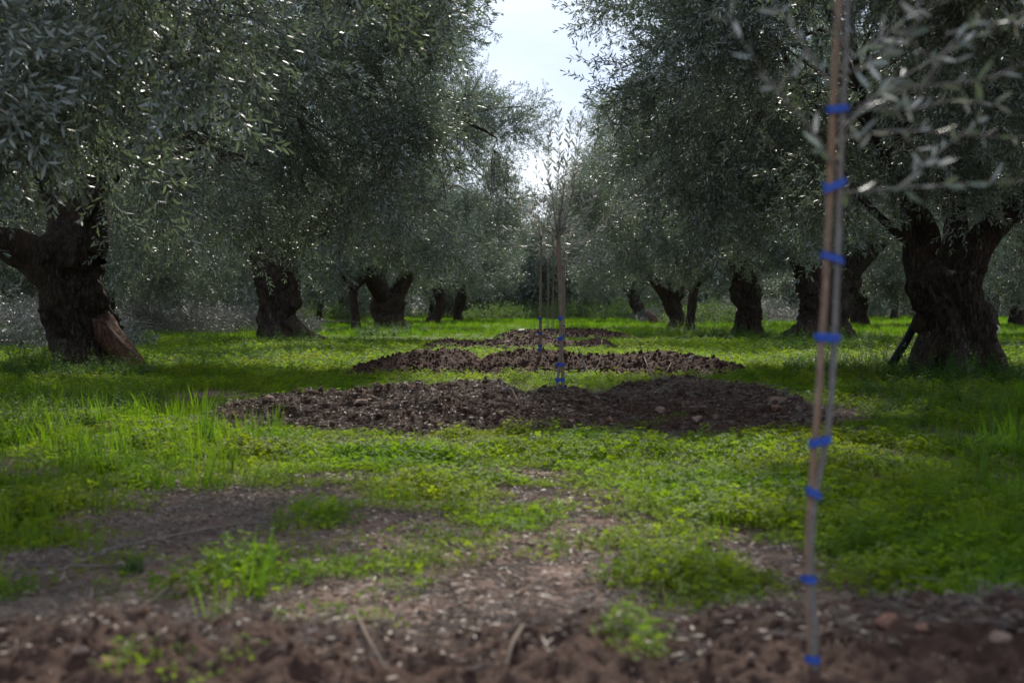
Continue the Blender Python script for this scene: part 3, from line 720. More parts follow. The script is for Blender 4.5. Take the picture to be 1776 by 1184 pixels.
for i, (px, d, w_, lb, ln, tp) in enumerate(FAR):
    kp = None
    if 700 < px < 960: kp = open_left(lambda z: .3)
    if 1000 < px < 1300: kp = open_right(lambda z: 2.4)
    simple(px, d, w_, lb, 200+i, lean=ln, top=tp, keep=kp, bs=1.5 if d < 60 else 1.8, n=95 if d < 60 else 80, skirt=.75 if d > 50 else 1.3, R=4.8, h=3.8)
# the back of the grove closes the view
rB = np.random.default_rng(5)
back = []
for row, (d, nn, lo_, hi_) in enumerate([(100, 13, -150, 1950), (116, 12, -120, 1900), (134, 10, -100, 1880)]):
    for k in range(nn):
        px = lo_ + (hi_-lo_)*(k+.5)/nn + rB.uniform(-30, 30)
        back.append((px, d + rB.uniform(-4, 4)))
back.append((950, 90)); 
for i, (px, d) in enumerate(back):
    if d == 90: lb = 'pale olive crown closing the far end of the aisle'
    else: lb = 'distant olive tree closing off the back of the grove'
    g_, hh = None, 4.4
    simple(px, d, 8, lb, 300+i, h=3.0 if d != 90 else 3.5, R=5.6 if d != 90 else 3.4, n=80, per=18, bs=2.5, skirt=-.1, top=512)
    if d != 90: trees[-1][0]['group'] = 'olive trees at the back of the grove'
count = sum(t[1] for t in trees); print('branchlet instances', count)

# ------------------------------------------------------------------ soil mounds
def rock_mesh(name, m, seed, rx=1, ry=.8, rz=.6, sub=3, amp=.28):
    import bmesh
    bm = bmesh.new(); bmesh.ops.create_icosphere(bm, subdivisions=sub, radius=1)
    V = np.array([v.co[:] for v in bm.verts])
    n = fbm(V[:, 0]*1.1+seed, V[:, 1]*1.1, V[:, 2]*1.1, 3, seed); n2 = fbm(V[:, 0]*3.5, V[:, 1]*3.5+seed, V[:, 2]*3.5, 2, seed+4)
    V = V*(1+amp*n+amp*.35*n2)[:, None]
    rr = np.random.default_rng(seed)
    for k in range(10):                                   # broken faces
        a = rr.normal(0, 1, 3); a /= np.linalg.norm(a); lim = rr.uniform(.42, .72); dd = V @ a; V = V - np.outer(np.clip(dd-lim, 0, 9)*.85, a)
    V = V*np.array([rx, ry, rz])
    for v, c in zip(bm.verts, V): v.co = c
    me = bpy.data.meshes.new(name); bm.to_mesh(me); bm.free(); me.materials.append(m)
    if amp > .3: me.shade_smooth()
    return me
C_CLOD = src_collection('clod', [rock_mesh('clod', M_MOUND, 400+i, 1, .6+.08*i, .6, 2, .75) for i in range(5)])
C_PEB = src_collection('pebble', [rock_mesh('pebble', M_STONE, 420+i, 1, .85, .65, 2, .25) for i in range(4)])
for k, m in enumerate(MOUNDS):
    d = m['d']; step = max(.011, d*.0016)
    xs = np.arange(m['x0']-.15, m['x1']+.15, step); yy = np.arange(m['front']-.5, d+m['back']+.6, step*1.1)
    X, Y = np.meshgrid(xs, yy); Z = mound_h(m, X, Y)
    gz = ground_h(X, Y); Z = np.where(Z < gz-.02, gz-.03, Z)
    o = link('soil_mound', grid_mesh('soil_mound', X, Y, Z, M_MOUND))
    tag(o, m['label'], 'mound', 'dug soil mounds across the aisle')
    area = (m['x1']-m['x0'])*(m['back']+d-m['front'])
    for nm, coll, cnt, s0, s1, nv in (('clods', C_CLOD, 900 if d < 15 else 900, .006, .038, 5), ('pebbles', C_PEB, 60 if d < 15 else 14, .006, .022, 4)):
        n = int(area*cnt); x = rng.uniform(m['x0'], m['x1'], n); y = rng.uniform(m['front'], d+m['back'], n)
        h = mound_h(m, x, y); ok = h > ground_h(x, y)-.005; x, y, h = x[ok], y[ok], h[ok]
        s = s0*(s1/s0)**(rng.random(len(x))**3.0)*(1 if d < 5 else 1.15)
        if d < 5: s *= .5
        scatter(nm, coll, np.stack([x, y, h+s*.15], 1), rng.uniform(0, 6.28, (len(x), 3)), s, rng.integers(0, nv, len(x)), o)

# ------------------------------------------------------------------ single stones
def stone(px, py, wpx, m, label, seed, rz=.55, ry=.8, name='stone', sink=.25, group=None, dmin=2.4):
    g = hit(px, py, dmin); r_ = wpx/2/F*g[1]
    me = rock_mesh(name, m, seed, 1, ry, rz, 3)
    o = link(name, me, None, (g[0], g[1], g[2]+r_*rz*(1-sink*2))); o.scale = (r_,)*3; o.rotation_euler = (0, 0, seed*1.7)
    return tag(o, label, name, group)
stone(624, 702, 44, M_STONE, 'flat tan rock lying on top of the long soil mound', 1, .32)
stone(463, 694, 26, M_STONE, 'tan rock at the low end of the long soil mound', 2, .5)
stone(1148, 716, 24, M_STONE, 'rounded tan stone half way up the long mound, past the sapling', 3, .7)
stone(1208, 737, 26, M_STONE, 'pale tan stone at the front foot of the long mound', 4, .6)
stone(1240, 735, 16, M_STONE, 'smaller stone next to the pale tan one at the mound foot', 5, .7)
stone(860, 728, 24, M_STONE, 'tan stone low on the front slope of the long mound', 6, .6)
stone(1056, 737, 20, M_RED, 'reddish stone at the mound foot below the second sapling', 7, .5)
stone(1344, 722, 24, M_RED, 'reddish brown stone past the end of the long mound', 8, .6)
stone(1350, 700, 34, M_STONE, 'greyish rock at the far end of the long mound beside grass', 9, .55)
stone(1385, 718, 22, M_STONE, 'rough tan stone, last at the tail of the long mound', 10, .6)
stone(1198, 624, 16, M_PALE, 'pale grey rock on the crest of the third mound', 11, .8)
stone(1245, 624, 9, M_PALE, 'small pale rock near the end of the third mound', 12, .7)
stone(881, 595, 9, M_PALE, 'small white stone on the fourth mound', 13, .8)
stone(905, 577, 18, M_PALE, 'white stone on the smallest, farthest mound', 14, .4)
stone(1728, 576, 20, M_PALE, 'white boulder in the grass behind the V-forked trunk', 15, .9)
stone(1540, 1088, 54, M_RED, 'blurred reddish rock on the crest of the nearest mound', 16, .8)
stone(1600, 1098, 32, M_RED, 'blurred brown rock next to the reddish one on the nearest mound', 17, .6)
stone(1738, 1112, 46, M_STONE, 'blurred tan rock at the photo edge on the nearest mound', 18, .6)
stone(180, 1160, 52, M_RED, 'blurred reddish clod in the near corner of the nearest mound', 19, .6)
stone(140, 1146, 30, M_STONE, 'blurred pale stone beside the reddish clod in the near corner', 20, .7)
stone(1303, 1150, 34, M_STONE, 'blurred tan stone a hand away from the nearest sapling', 21, .8)
stone(357, 824, 12, M_STONE, 'small round pebble on the bare patch of soil', 22, .8)
stone(78, 860, 10, M_PALE, 'tiny pale pebble in the weedy grass', 23, .7)

# stump and log at the leaning trunk
g = hit(1136, 563); b0 = g
mb = MB(); s_ = g[1]/F
tube(mb, [g+[0, 0, -.1], g+[-.05, 0, .2], g+[-.2, 0, .4], g+[-.32, .05, .62]], [.26, .2, .15, .05], 24, 20, lob=.35, fine=.1, seed=4)
tube(mb, [g+[.1, 0, .0], g+[.35, -.05, .2], g+[.6, -.1, .08]], [.2, .18, .1], 20, 14, lob=.35, fine=.1, seed=5)
V0 = mb.build('stump', M_WOOD); V0.transform(Matrix.Translation(-Vector(g))); o = link('tree_stump', V0, None, tuple(g))
tag(o, 'reddish split stump at the foot of the leaning far trunk', 'stump')
g = hit(1180, 560); mb = MB()
tube(mb, [g*0+[0, 0, .15], [.5, .1, .3], [1.0, .0, .25]], [.2, .19, .16], 20, 12, lob=.25, fine=.1, seed=6)
o = link('cut_log', mb.build('cut_log', M_WOOD), None, tuple(g)); tag(o, 'pale brown cut log lying between the stump and the thin dark trunk', 'log')

# leaning pole
p0 = P(1547, 632, 17.3); p1 = P(1612, 508, 17.75); mb = MB()
tube(mb, [p0*0, (p1-p0)*.5+[.03, 0, .01], p1-p0], [.056, .052, .046], 14, 10, rough=.06, seed=3)
o = link('prop_pole', mb.build('prop_pole', M_POLE), None, tuple(p0)); tag(o, 'dark pole leaning against the massive V-forked olive trunk', 'pole')

# ------------------------------------------------------------------ saplings, canes
def px_line(pts, d, jit=0, r=None):
    out = []
    for i, q in enumerate(pts):
        dd = d + (q[2] if len(q) > 2 else 0); out.append(P(q[0], q[1], dd))
    return np.array(out)
def sapling(d, base, stem, branches, ties, label, seed, r0, leafy=True, leaf_spacing=.045, leaf_s=1.0, tie_r=.02, cane=None, cane_r=.011, cane_label='', tie_h=.022, cap_leaves=280, loose=.15, mixed=False):
    r = np.random.default_rng(seed)
    B = P(base[0], base[1], d); B[2] = gh(B[0], B[1]) - .02
    root = empty('olive_sapling', tuple(B)); tag(root, label, 'sapling', 'young olive saplings tied to canes')
    S = px_line(stem, d) - B; mb = MB()
    S[0, 2] = min(S[0, 2], -.03)
    rad = np.linspace(r0, r0*.62, len(S))
    tube(mb, S, rad, 10, 60, rough=.22, seed=seed)
    link('stem', mb.build('stem', M_STEM), root)
    leaves = []
    for bi, br in enumerate(branches):
        Q = px_line(br, d) - B; mb = MB()
        c = tube(mb, Q, np.linspace(r0*.38, r0*.1, len(Q)), 5, 24, rough=.1, seed=seed+bi)
        link('branch', mb.build('branch', M_STEM), root)
        ln = np.linalg.norm(np.diff(c, axis=0), axis=1).sum(); n = int(ln/leaf_spacing); phi = r.uniform(0, 6)
        for j in range(max(n, 2)):
            t_ = (j+.8)/n*(len(c)-1); i = min(int(t_), len(c)-2); q = c[i]+(c[i+1]-c[i])*(t_-i)
            t = c[i+1]-c[i]; t /= np.linalg.norm(t)+1e-9
            a = np.cross(t, [.2, .9, .3]); a /= np.linalg.norm(a); b = np.cross(t, a); phi += 1.57+r.normal(0, .3)
            for sg in (0, math.pi):
                if r.random() < .12: continue
                dl = t*.9+(a*math.cos(phi+sg)+b*math.sin(phi+sg))*.7+r.normal(0, loose, 3)
                leaves.append((q, dl/np.linalg.norm(dl), r.uniform(0, 6.28), r.uniform(.55, 1.15)*leaf_s))
    if leafy:
        pm = r.permutation(len(leaves)); pick = [leaves[i] for i in pm[:cap_leaves]]
        if len(leaves) > cap_leaves:
            mb = MB()
            for i in pm[cap_leaves:]:
                q, dl, roll, s = leaves[i]; V, Fc = leaf_shape(.06*s, .0125*s, .08); mb.add(V @ rot_to(dl, roll).T + q, Fc)
            link('foliage', mb.build('foliage', M_SILVER, False), root)['kind'] = 'stuff'
        for q, dl, roll, s in pick:
            o = link('leaf', ME_LEAF if mixed and r.random() < .55 else ME_LEAF_Y, root); o.location = q; o.rotation_euler = Matrix(rot_to(dl, roll).tolist()).to_euler(); o.scale = (s,)*3
    else:
        mb = MB()
        for q, dl, roll, s in leaves:
            V, Fc = leaf_lo(.06*s, .0125*s); mb.add(V @ rot_to(dl, roll).T + q, Fc)
        link('foliage', mb.build('foliage', M_SILVER, False), root)['kind'] = 'stuff'
    def at_row(line, py):
        L_ = np.array([(q[1], q[0]) for q in line]); o_ = np.argsort(L_[:, 0]); return float(np.interp(py, L_[o_, 0], L_[o_, 1]))
    for ti, ty in enumerate(ties):
        xs_ = at_row(stem, ty); xc = at_row(cane, ty) if cane and ty < cane[0][1] else xs_
        w_ = abs(xs_-xc)/2/F*d + tie_r*.92; c0 = P((xs_+xc)/2, ty, d) - B
        th = np.linspace(0, 2*np.pi, 18, endpoint=False); V = []; rows = 5
        til = r.normal(0, .3)
        for k in range(rows):
            zz = (k/(rows-1)-.5)*tie_h*r.uniform(.8, 1.1); bulge = 1+.12*r.random()
            for a in th: V.append(c0 + [math.cos(a)*w_*bulge, math.sin(a)*tie_r*bulge, zz + math.cos(a)*w_*til])
        Fc = [(k*18+j, k*18+(j+1) % 18, (k+1)*18+(j+1) % 18, (k+1)*18+j) for k in range(rows-1) for j in range(18)]
        mb = MB(); mb.add(V, Fc)
        # loose tape end
        e0 = c0 + [-w_*.9, -tie_r*.3, 0]; ww = tie_h*.35; sx = r.uniform(.15, .6)*tie_h
        mb.add([e0+[0, 0, -ww], e0+[0, 0, ww], e0+[-sx, -.004, ww*.9+.3*sx], e0+[-sx, -.004, -ww*.6+.3*sx]], [(0, 1, 2, 3)])
        link('tie', mb.build('tie', M_TIE), root)
    if cane:
        C_ = px_line(cane, d+tie_r*.2); mb = MB(); c0 = C_[0].copy(); c0[2] = gh(c0[0], c0[1]); 
        C2 = np.vstack([[C_[0][0], C_[0][1], min(C_[0][2], gh(C_[0][0], C_[0][1])-.05)] if cane[0][1] > base[1]-40 else C_[0], C_[1:]]) - c0
        tube(mb, C2, np.linspace(cane_r*1.05, cane_r*.9, len(C2)), 10, 60, rough=.07, seed=seed+40)
        o = link('support_cane', mb.build('support_cane', M_CANE), None, tuple(c0)); tag(o, cane_label, 'cane', 'canes staked beside the saplings')
    return root

D1 = 2.85
sapling(D1, (1414, 1215), [(1418, 1240), (1412, 1150), (1412, 1080), (1406, 1000), (1408, 920), (1415, 850), (1428, 790), (1440, 710), (1446, 610), (1450, 520), (1453, 440), (1456, 340), (1460, 230), (1466, 120), (1470, 0), (1480, -160)],
    [[(1452, 335, 0), (1560, 326, .02), (1776, 313, .06), (1960, 305, .1)], [(1460, 225, 0), (1520, 165, -.05), (1600, 150, -.1), (1700, 138, -.12), (1830, 90, -.1)],
     [(1460, 240, 0), (1560, 226, .1), (1700, 236, .16), (1850, 240, .2)], [(1455, 170, 0), (1400, 85, .05), (1340, 0, .1), (1290, -90, .1)],
     [(1455, 300, 0), (1400, 215, -.05), (1335, 140, -.1), (1260, 30, -.15)], [(1465, 110, 0), (1560, 40, .05), (1660, -60, .1)],
     [(1461, 225, 0), (1540, 150, .12), (1680, 70, .2), (1800, 10, .25)], [(1466, 90, 0), (1440, 0, -.1), (1400, -90, -.2)], [(1560, 326, .02), (1620, 270, .1), (1700, 210, .15)],
     [(1600, 150, -.1), (1650, 80, -.16), (1720, 0, -.2)], [(1500, 185, 0), (1580, 190, .05), (1650, 175, .1), (1730, 180, .1)], [(1640, 60, .1), (1720, 40, .1), (1800, 50, .1)], [(1560, 226, .1), (1600, 270, .15), (1650, 300, .2)], [(1400, 85, .05), (1370, 130, .0), (1330, 150, 0)], [(1560, 40, .05), (1600, 90, .1), (1660, 110, .1)], [(1466, 130, 0), (1530, 90, -.15), (1600, 30, -.2), (1640, -50, -.2)]],
    [190, 322, 446, 585, 765, 855, 1003, 1142], 'tall blurred sapling with eight blue ties, nearest of the saplings', 61, .0080,
    tie_r=.0125, cane=[(1412, 1215), (1404, 1080), (1402, 960), (1406, 880), (1412, 790), (1419, 700), (1425, 600), (1433, 480), (1441, 300), (1445, 190), (1452, 60), (1458, -60)], cane_r=.0078, cane_label='blurred tan cane tied to the nearest sapling with blue tape', tie_h=.016, leaf_spacing=.036, leaf_s=.84, loose=.5, mixed=True)
D2 = 10.9
r2 = np.random.default_rng(3)
br2 = [[(968, 420), (972, 360), (984, 280, .05), (990, 200, .1)], [(967, 410), (960, 350), (952, 290, -.05), (957, 208, -.1)], [(969, 410), (990, 350), (1000, 280), (1008, 215, .1)],
       [(970, 440), (1010, 415), (1045, 385, -.1), (1078, 350, -.15)], [(967, 430), (930, 405), (880, 398, .1)], [(968, 450), (1000, 450), (1035, 440, .1)],
       [(967, 415), (945, 370), (917, 332, .1)], [(969, 410), (1010, 360), (1036, 262, .15)], [(968, 400), (978, 330), (975, 270)], [(968, 420), (940, 390), (925, 350, -.1)],
       [(968, 430), (1000, 400), (1030, 340, .2)], [(968, 440), (950, 420), (905, 425, -.1)], [(968, 400), (985, 340, .2), (995, 300, .3)]]
for q in list(br2)[:9]:
    dx, dy = r2.uniform(-26, 26), r2.uniform(-10, 22)
    br2.append([q[0]] + [(c[0]+dx*(i+1)/len(q[1:]), c[1]+dy, (c[2] if len(c) > 2 else 0)+r2.uniform(-.2, .2)) for i, c in enumerate(q[1:])])
sapling(D2, (966, 688), [(965, 692), (967, 660), (971, 620), (972, 580), (973, 540), (974, 500), (973, 450), (970, 400), (975, 340)], br2, [552, 587, 632, 659, 676],
    'silvery sapling on the long soil mound, second from the lens', 62, .0105, tie_r=.0155, cane=[(976, 690), (976, 640), (973, 580), (971, 500), (968, 405)], cane_r=.0135,
    cane_label='straight brown cane standing with the silvery sapling on the long mound', tie_h=.03, leaf_spacing=.033, leaf_s=1.15)
def small_sapling(px, py, top, d, label, seed, clabel, ties):
    r = np.random.default_rng(seed); k = 11.1/d
    stem = [(px-1, py+3), (px, py-(py-top)*.3), (px+2*k, py-(py-top)*.6), (px+2*k, top+120*k)]
    x0 = stem[-1][0]; y0 = stem[-1][1]
    br = [[(x0, y0+r.uniform(0, 40)*k), (x0+r.uniform(-30, 30)*k, y0-60*k), (x0+r.uniform(-50, 50)*k, y0-r.uniform(60, 190)*k)] for i in range(11)]
    sapling(d, (px, py), stem, br, ties, label, seed, .009, leafy=False, tie_r=.015, cane=[(px+2, py), (px+2.5, (py+top)/2), (px+3, y0)], cane_r=.011, cane_label=clabel, tie_h=.03, leaf_spacing=.04, leaf_s=1.25)
small_sapling(936, 637, 330, 17.5, 'slender sapling on the third mound, beside a bare dip', 63, 'thin cane on the third mound', [606, 578, 552, 600])
small_sapling(977, 596, 385, 26.4, 'small far sapling right behind the silvery one', 64, 'thin cane right behind the silvery sapling', [582, 565])
small_sapling(958, 585, 400, 35, 'tiny sapling on the smallest, farthest mound', 65, 'tiny cane on the farthest mound', [573])
small_sapling(949, 575, 420, 46, 'faintest sapling, standing in grass past the last mound', 66, 'faint cane in the grass past the last mound', [567])

# ------------------------------------------------------------------ brush piles and shrubs
def pile(px, d, wx, wy, h, n, label, seed, coll=C_BRUSH, name='brush_pile', cat='brush pile', group='heaps of cut olive branches', nv=4, s=1.0):
    r = np.random.default_rng(seed); x0 = (px-CX)/F*d; z0 = float(ground_h(np.array([x0]), np.array([d]))[0])
    root = empty(name, (x0, d, z0)); tag(root, label, cat, group)
    u = r.uniform(-1, 1, n); v = r.uniform(-1, 1, n); t = np.clip(1-u*u*.9-v*v*.9, 0, 1)
    top = h*np.sqrt(t)*(.75+.35*fbm(u*3+seed, v*3, None, 2, seed)); z = top*r.uniform(.1, 1, n)
    D = np.stack([u*.6+r.normal(0, .8, n), v*.5+r.normal(0, .8, n), np.abs(r.normal(.25, .45, n))], 1)
    scatter('branches' if coll is C_BRUSH else 'foliage', coll, np.stack([u*wx, v*wy, z], 1), dir_euler(D, r.uniform(0, 6.28, n)), r.uniform(.7, 1.2, n)*s, r.integers(0, nv, n), root)
    mb = MB()
    for i in range(26):
        a = np.array([r.uniform(-.8, .8)*wx, r.uniform(-.8, .8)*wy, r.uniform(.05, h*.6)]); b = a + r.normal(0, 1, 3)*[1, .6, .22]
        b[2] = abs(b[2])*.8+.05; tube(mb, [a, (a+b)/2+r.normal(0, .06, 3), b], [.018, .012, .004], 5, 6, cap=False)
    link('sticks', mb.build('sticks', M_TWIG), root)['kind'] = 'stuff'
pile(10, 26, 2.2, 1.5, 1.0, 620, 'tall grey heap of cut olive branches at the photo edge by the leaning trunk', 71)
pile(250, 41, 2.4, 1.6, .9, 500, 'grey heap of cut branches right behind the reddish root flare', 72)
pile(400, 44, 2.6, 1.6, .85, 520, 'long grey heap of cut branches behind the knobbly trunk', 73)
pile(80, 52, 3.0, 2, 1.2, 480, 'far grey heap of cut branches seen under the low side limb', 74)
pile(1250, 70, 4.0, 2, 1.3, 480, 'heap of cut branches in the far gap beside the knotted trunk', 75, s=1.3)
pile(1350, 78, 3.0, 2, 1.2, 300, 'far heap of cut branches behind the two-stemmed trunk', 76, s=1.3)
pile(320, 62, 4.0, 2, 1.0, 420, 'farthest heap of cut branches among the crooked trunks', 77, s=1.3)

C_SHRUB = src_collection('shrub_spray', [b[0].build('shrub_spray', [M_SHRUB, M_BRANCH], False) for b in BRF])
for i, (px, d, wx_, h_, lb) in enumerate([(1000, 84, 2.2, 1.0, 'low green shrub at the aisle end, right behind the silvery sapling'), (1088, 80, 1.7, 1.2, 'green shrub beside the very thin far trunk'), (915, 86, 1.6, .9, 'small green shrub at the aisle end past the slender sapling'),
        (862, 82, 1.5, .8, 'small green shrub under the crowns past the small upright trunk'), (1235, 60, 1.8, 1.0, 'green shrub in the lit gap by the thin dark trunk'), (1150, 88, 2.2, 1.3, 'wide far shrub behind the split stump'), (560, 66, 1.6, .9, 'green shrub beneath the narrow trunk behind the knobbly one')]):
    pile(px, d, wx_, 1.2, h_, 170, lb, 90+i, coll=C_SHRUB, name='shrub', cat='shrub', group='green shrubs at the back of the grove', s=1.5)

# ------------------------------------------------------------------ ground cover pieces
def clover_patch(seed, n=15, R=.085, hh=(.012, .055), size=.0105):
    r = np.random.default_rng(seed); mb = MB()
    for i in range(n):
        a = r.uniform(0, 6.28); q = R*math.sqrt(r.random()); x, y = q*math.cos(a), q*math.sin(a); h = r.uniform(*hh)*(1.15-q/R*.6)
        top = np.array([x+r.normal(0, .006), y+r.normal(0, .006), h]); w_ = .0009
        mb.add([(x-w_, y, 0), (x+w_, y, 0), top+[w_*.7, 0, 0], top-[w_*.7, 0, 0]], [(0, 1, 2, 3)], 0)
        tl = np.array(Euler((r.normal(0, .35), r.normal(0, .35), r.uniform(0, 6.28))).to_matrix()); s = size*r.uniform(.7, 1.35)
        for k in range(3):
            b = k*2.094; c, sn = math.cos(b), math.sin(b)
            L_ = np.array([(0, 0, 0), (.55, -.42, .10), (1.05, -.40, .02), (.92, 0, -.06), (1.05, .40, .02), (.55, .42, .10)])*s
            Rz = np.array([[c, -sn, 0], [sn, c, 0], [0, 0, 1]])
            V = (L_ @ Rz.T) @ tl.T + top
            mb.add(V, [(0, 1, 2, 3), (0, 3, 4, 5)], 0)
    return mb.build('clover_patch', M_CLOVER, False)
def grass_tuft(seed, n=16, R=.05, h=.12, w_=.0022, lean=.5, mt=None):
    r = np.random.default_rng(seed); mb = MB()
    for i in range(n):
        a = r.uniform(0, 6.28); q = R*math.sqrt(r.random()); b = np.array([q*math.cos(a), q*math.sin(a), 0]); a2 = a + r.normal(0, .9)
        o_ = np.array([math.cos(a2), math.sin(a2), 0])*lean*r.uniform(.3, 1.2); H = h*r.uniform(.5, 1.15); s = np.array([-math.sin(a2+.6), math.cos(a2+.6), 0])*w_
        V = []
        for t in (0, .35, .7):
            c = b + o_*H*t*t + np.array([0, 0, H*t*(1-.12*t)]); k = 1-t*.55; V += [c-s*k, c+s*k]
        V.append(b + o_*H + np.array([0, 0, H*(.82 if lean > .4 else .95)]))
        mb.add(V, [(0, 1, 3, 2), (2, 3, 5, 4), (4, 5, 6)])
    return mb.build('grass_tuft', mt or M_GRASS, False)
def weed(seed, h=.28, nst=4, lL=.05, lW=.018, m=None):
    r = np.random.default_rng(seed); mb = MB()
    for s in range(nst):
        a = r.uniform(0, 6.28); d = np.array([math.cos(a)*.28, math.sin(a)*.28, 1]); p = np.array([math.cos(a)*.015, math.sin(a)*.015, 0]); H = h*r.uniform(.55, 1.1); pts = [p]
        for i in range(5): p = p + d/np.linalg.norm(d)*H/5; d = d + r.normal(0, .12, 3)*[1, 1, 0]; pts.append(p)
        pts = np.array(pts); tube(mb, pts, np.linspace(.003, .001, 6), 3, 6, cap=False)
        ph = r.uniform(0, 6)
        for i in range(11):
            t = .15+.85*i/10; k = min(int(t*5), 4); q = pts[k]+(pts[k+1]-pts[k])*(t*5-k); ph += 2.4
            dl = np.array([math.cos(ph), math.sin(ph), .5+r.normal(0, .2)]); sc = (1.2-t*.7)*r.uniform(.7, 1.2)
            V, Fc = leaf_lo(lL*sc, lW*sc, .35); mb.add(V @ rot_to(dl/np.linalg.norm(dl), math.pi+r.normal(0, .3)).T + q, Fc)
    return mb.build('weed', m or M_WEED, False)
def litter(seed, n=13, R=.12):
    r = np.random.default_rng(seed); mb = MB()
    for i in range(n):
        q = np.array([r.normal(0, R*.5), r.normal(0, R*.5), .004+r.random()*.01]); a = r.uniform(0, 6.28); d = np.array([math.cos(a), math.sin(a), r.normal(0, .12)])
        if r.random() < .45:
            L_ = r.uniform(.03, .11); tube(mb, [q, q+d*L_*.5+[0, 0, r.random()*.006], q+d*L_], [.0016, .0013, .0008], 3, 3, cap=False, m=1)
        else:
            V, Fc = leaf_lo(r.uniform(.025, .05), r.uniform(.006, .011), r.uniform(-.2, .3)); mb.add(V @ rot_to(d, r.uniform(0, 6.28)).T + q, Fc, 0)
    return mb.build('litter', [M_DRY, M_TWIG], False)
C_CLOVER = src_collection('clover', [clover_patch(500+i) for i in range(5)] + [clover_patch(510, 24, .10, (.03, .10), .013), clover_patch(511, 24, .10, (.03, .11), .014)])
C_GRASS = src_collection('grass', [grass_tuft(520, 14, .05, .09), grass_tuft(521, 16, .05, .13), grass_tuft(522, 18, .06, .18, .0026), grass_tuft(523, 22, .07, .26, .003, .35)])
C_FARG = src_collection('far_grass', [grass_tuft(530+i, 26, .16, h_, .0055, .4) for i, h_ in enumerate((.10, .13, .18, .24))])
C_WEED = src_collection('weeds', [weed(540), weed(541, .2, 5, .04, .02), weed(542, .4, 4, .07, .016), weed(543, .16, 6, .045, .03)])
C_LITTER = src_collection('litter', [litter(550+i) for i in range(5)])

def sow(n, y0, y1, margin=.40):
    # uniform over the wedge of ground that the lens and a step to its side can see
    u = rng.random(n); y = np.sqrt(y0*y0 + u*(y1*y1-y0*y0)); x = rng.uniform(-1, 1, n)*(y*margin+.6)
    return x, y
def place(name, coll, x, y, s, idx, label, tilt=.12, dz=0):
    z = height(x, y)+dz; n = len(x)
    rot = np.stack([rng.normal(0, tilt, n), rng.normal(0, tilt, n), rng.uniform(0, 6.28, n)], 1)
    o = scatter(name, coll, np.stack([x, y, z], 1), rot, s, idx); tag(o, label, kind='stuff'); return o
# clover near
x, y = sow(24000, 3.1, 11.5); cvv = cover(x, y); patch = fbm(x*3.2, y*3.2, None, 3, 77)
ok = rng.random(len(x)) < np.clip((cvv - .42 + patch*1.15)*2.4, .05+.18*cvv, 1)*np.clip((y-3.5)/.4, 0, 1)*(cvv > 0); x, y, c_ = x[ok], y[ok], cvv[ok]
lushr = c_ > .85
place('clover', C_CLOVER, x, y, rng.uniform(.7, 1.25, len(x))*(.7+.4*c_), np.where(lushr & (rng.random(len(x)) < .55), rng.integers(5, 7, len(x)), rng.integers(0, 5, len(x))), 'bright green clover in patches over bare soil')
# stray plants also on the mounds' feet and bare soil
x, y = sow(34000, 11, 32); cvv = cover(x, y); ok = rng.random(len(x)) < np.clip(cvv*1.2-.05, 0, 1); x, y = x[ok], y[ok]
place('clover', C_CLOVER, x, y, rng.uniform(.85, 1.5, len(x))*np.clip(y/16, 1, 1.3), rng.integers(0, 7, len(x)), 'low clover carpet between the soil mounds')
# grass near: denser towards the sides
def side(x, y): return np.clip((np.abs(x-.08*y)-.16*y-.1)/(.12*y+.2), 0, 1)
x, y = sow(10000, 3.5, 12); cvv = cover(x, y); sd = side(x, y); ok = rng.random(len(x)) < cvv*(.10+.75*sd*(x > 0)+.18*sd*(x < 0)); x, y, sd = x[ok], y[ok], sd[ok]
place('grass', C_GRASS, x, y, rng.uniform(.6, 1.15, len(x)), np.where(rng.random(len(x)) < sd*.6, rng.integers(2, 4, len(x)), rng.integers(0, 2, len(x))), 'fine grass blades among the near clover')
x, y = sow(26000, 11.5, 40); cvv = cover(x, y); sd = side(x, y); ok = rng.random(len(x)) < cvv*(.35+.6*sd); x, y, sd = x[ok], y[ok], sd[ok]
place('grass', C_FARG, x, y, rng.uniform(.25, .65, len(x))*(.7+.5*sd), np.where(rng.random(len(x)) < sd*.6, rng.integers(1, 4, len(x)), rng.integers(0, 2, len(x))), 'lit green grass along the aisle between the mounds')
x, y = sow(60000, 38, 135, .42); ok = rng.random(len(x)) < np.clip(.65+.5*fbm(x*.3, y*.3, None, 3, 91), 0, 1); x, y = x[ok], y[ok]
place('grass', C_FARG, x, y, rng.uniform(.5, 1.05, len(x)), rng.integers(0, 4, len(x)), 'bright grass at the far end of the aisle')
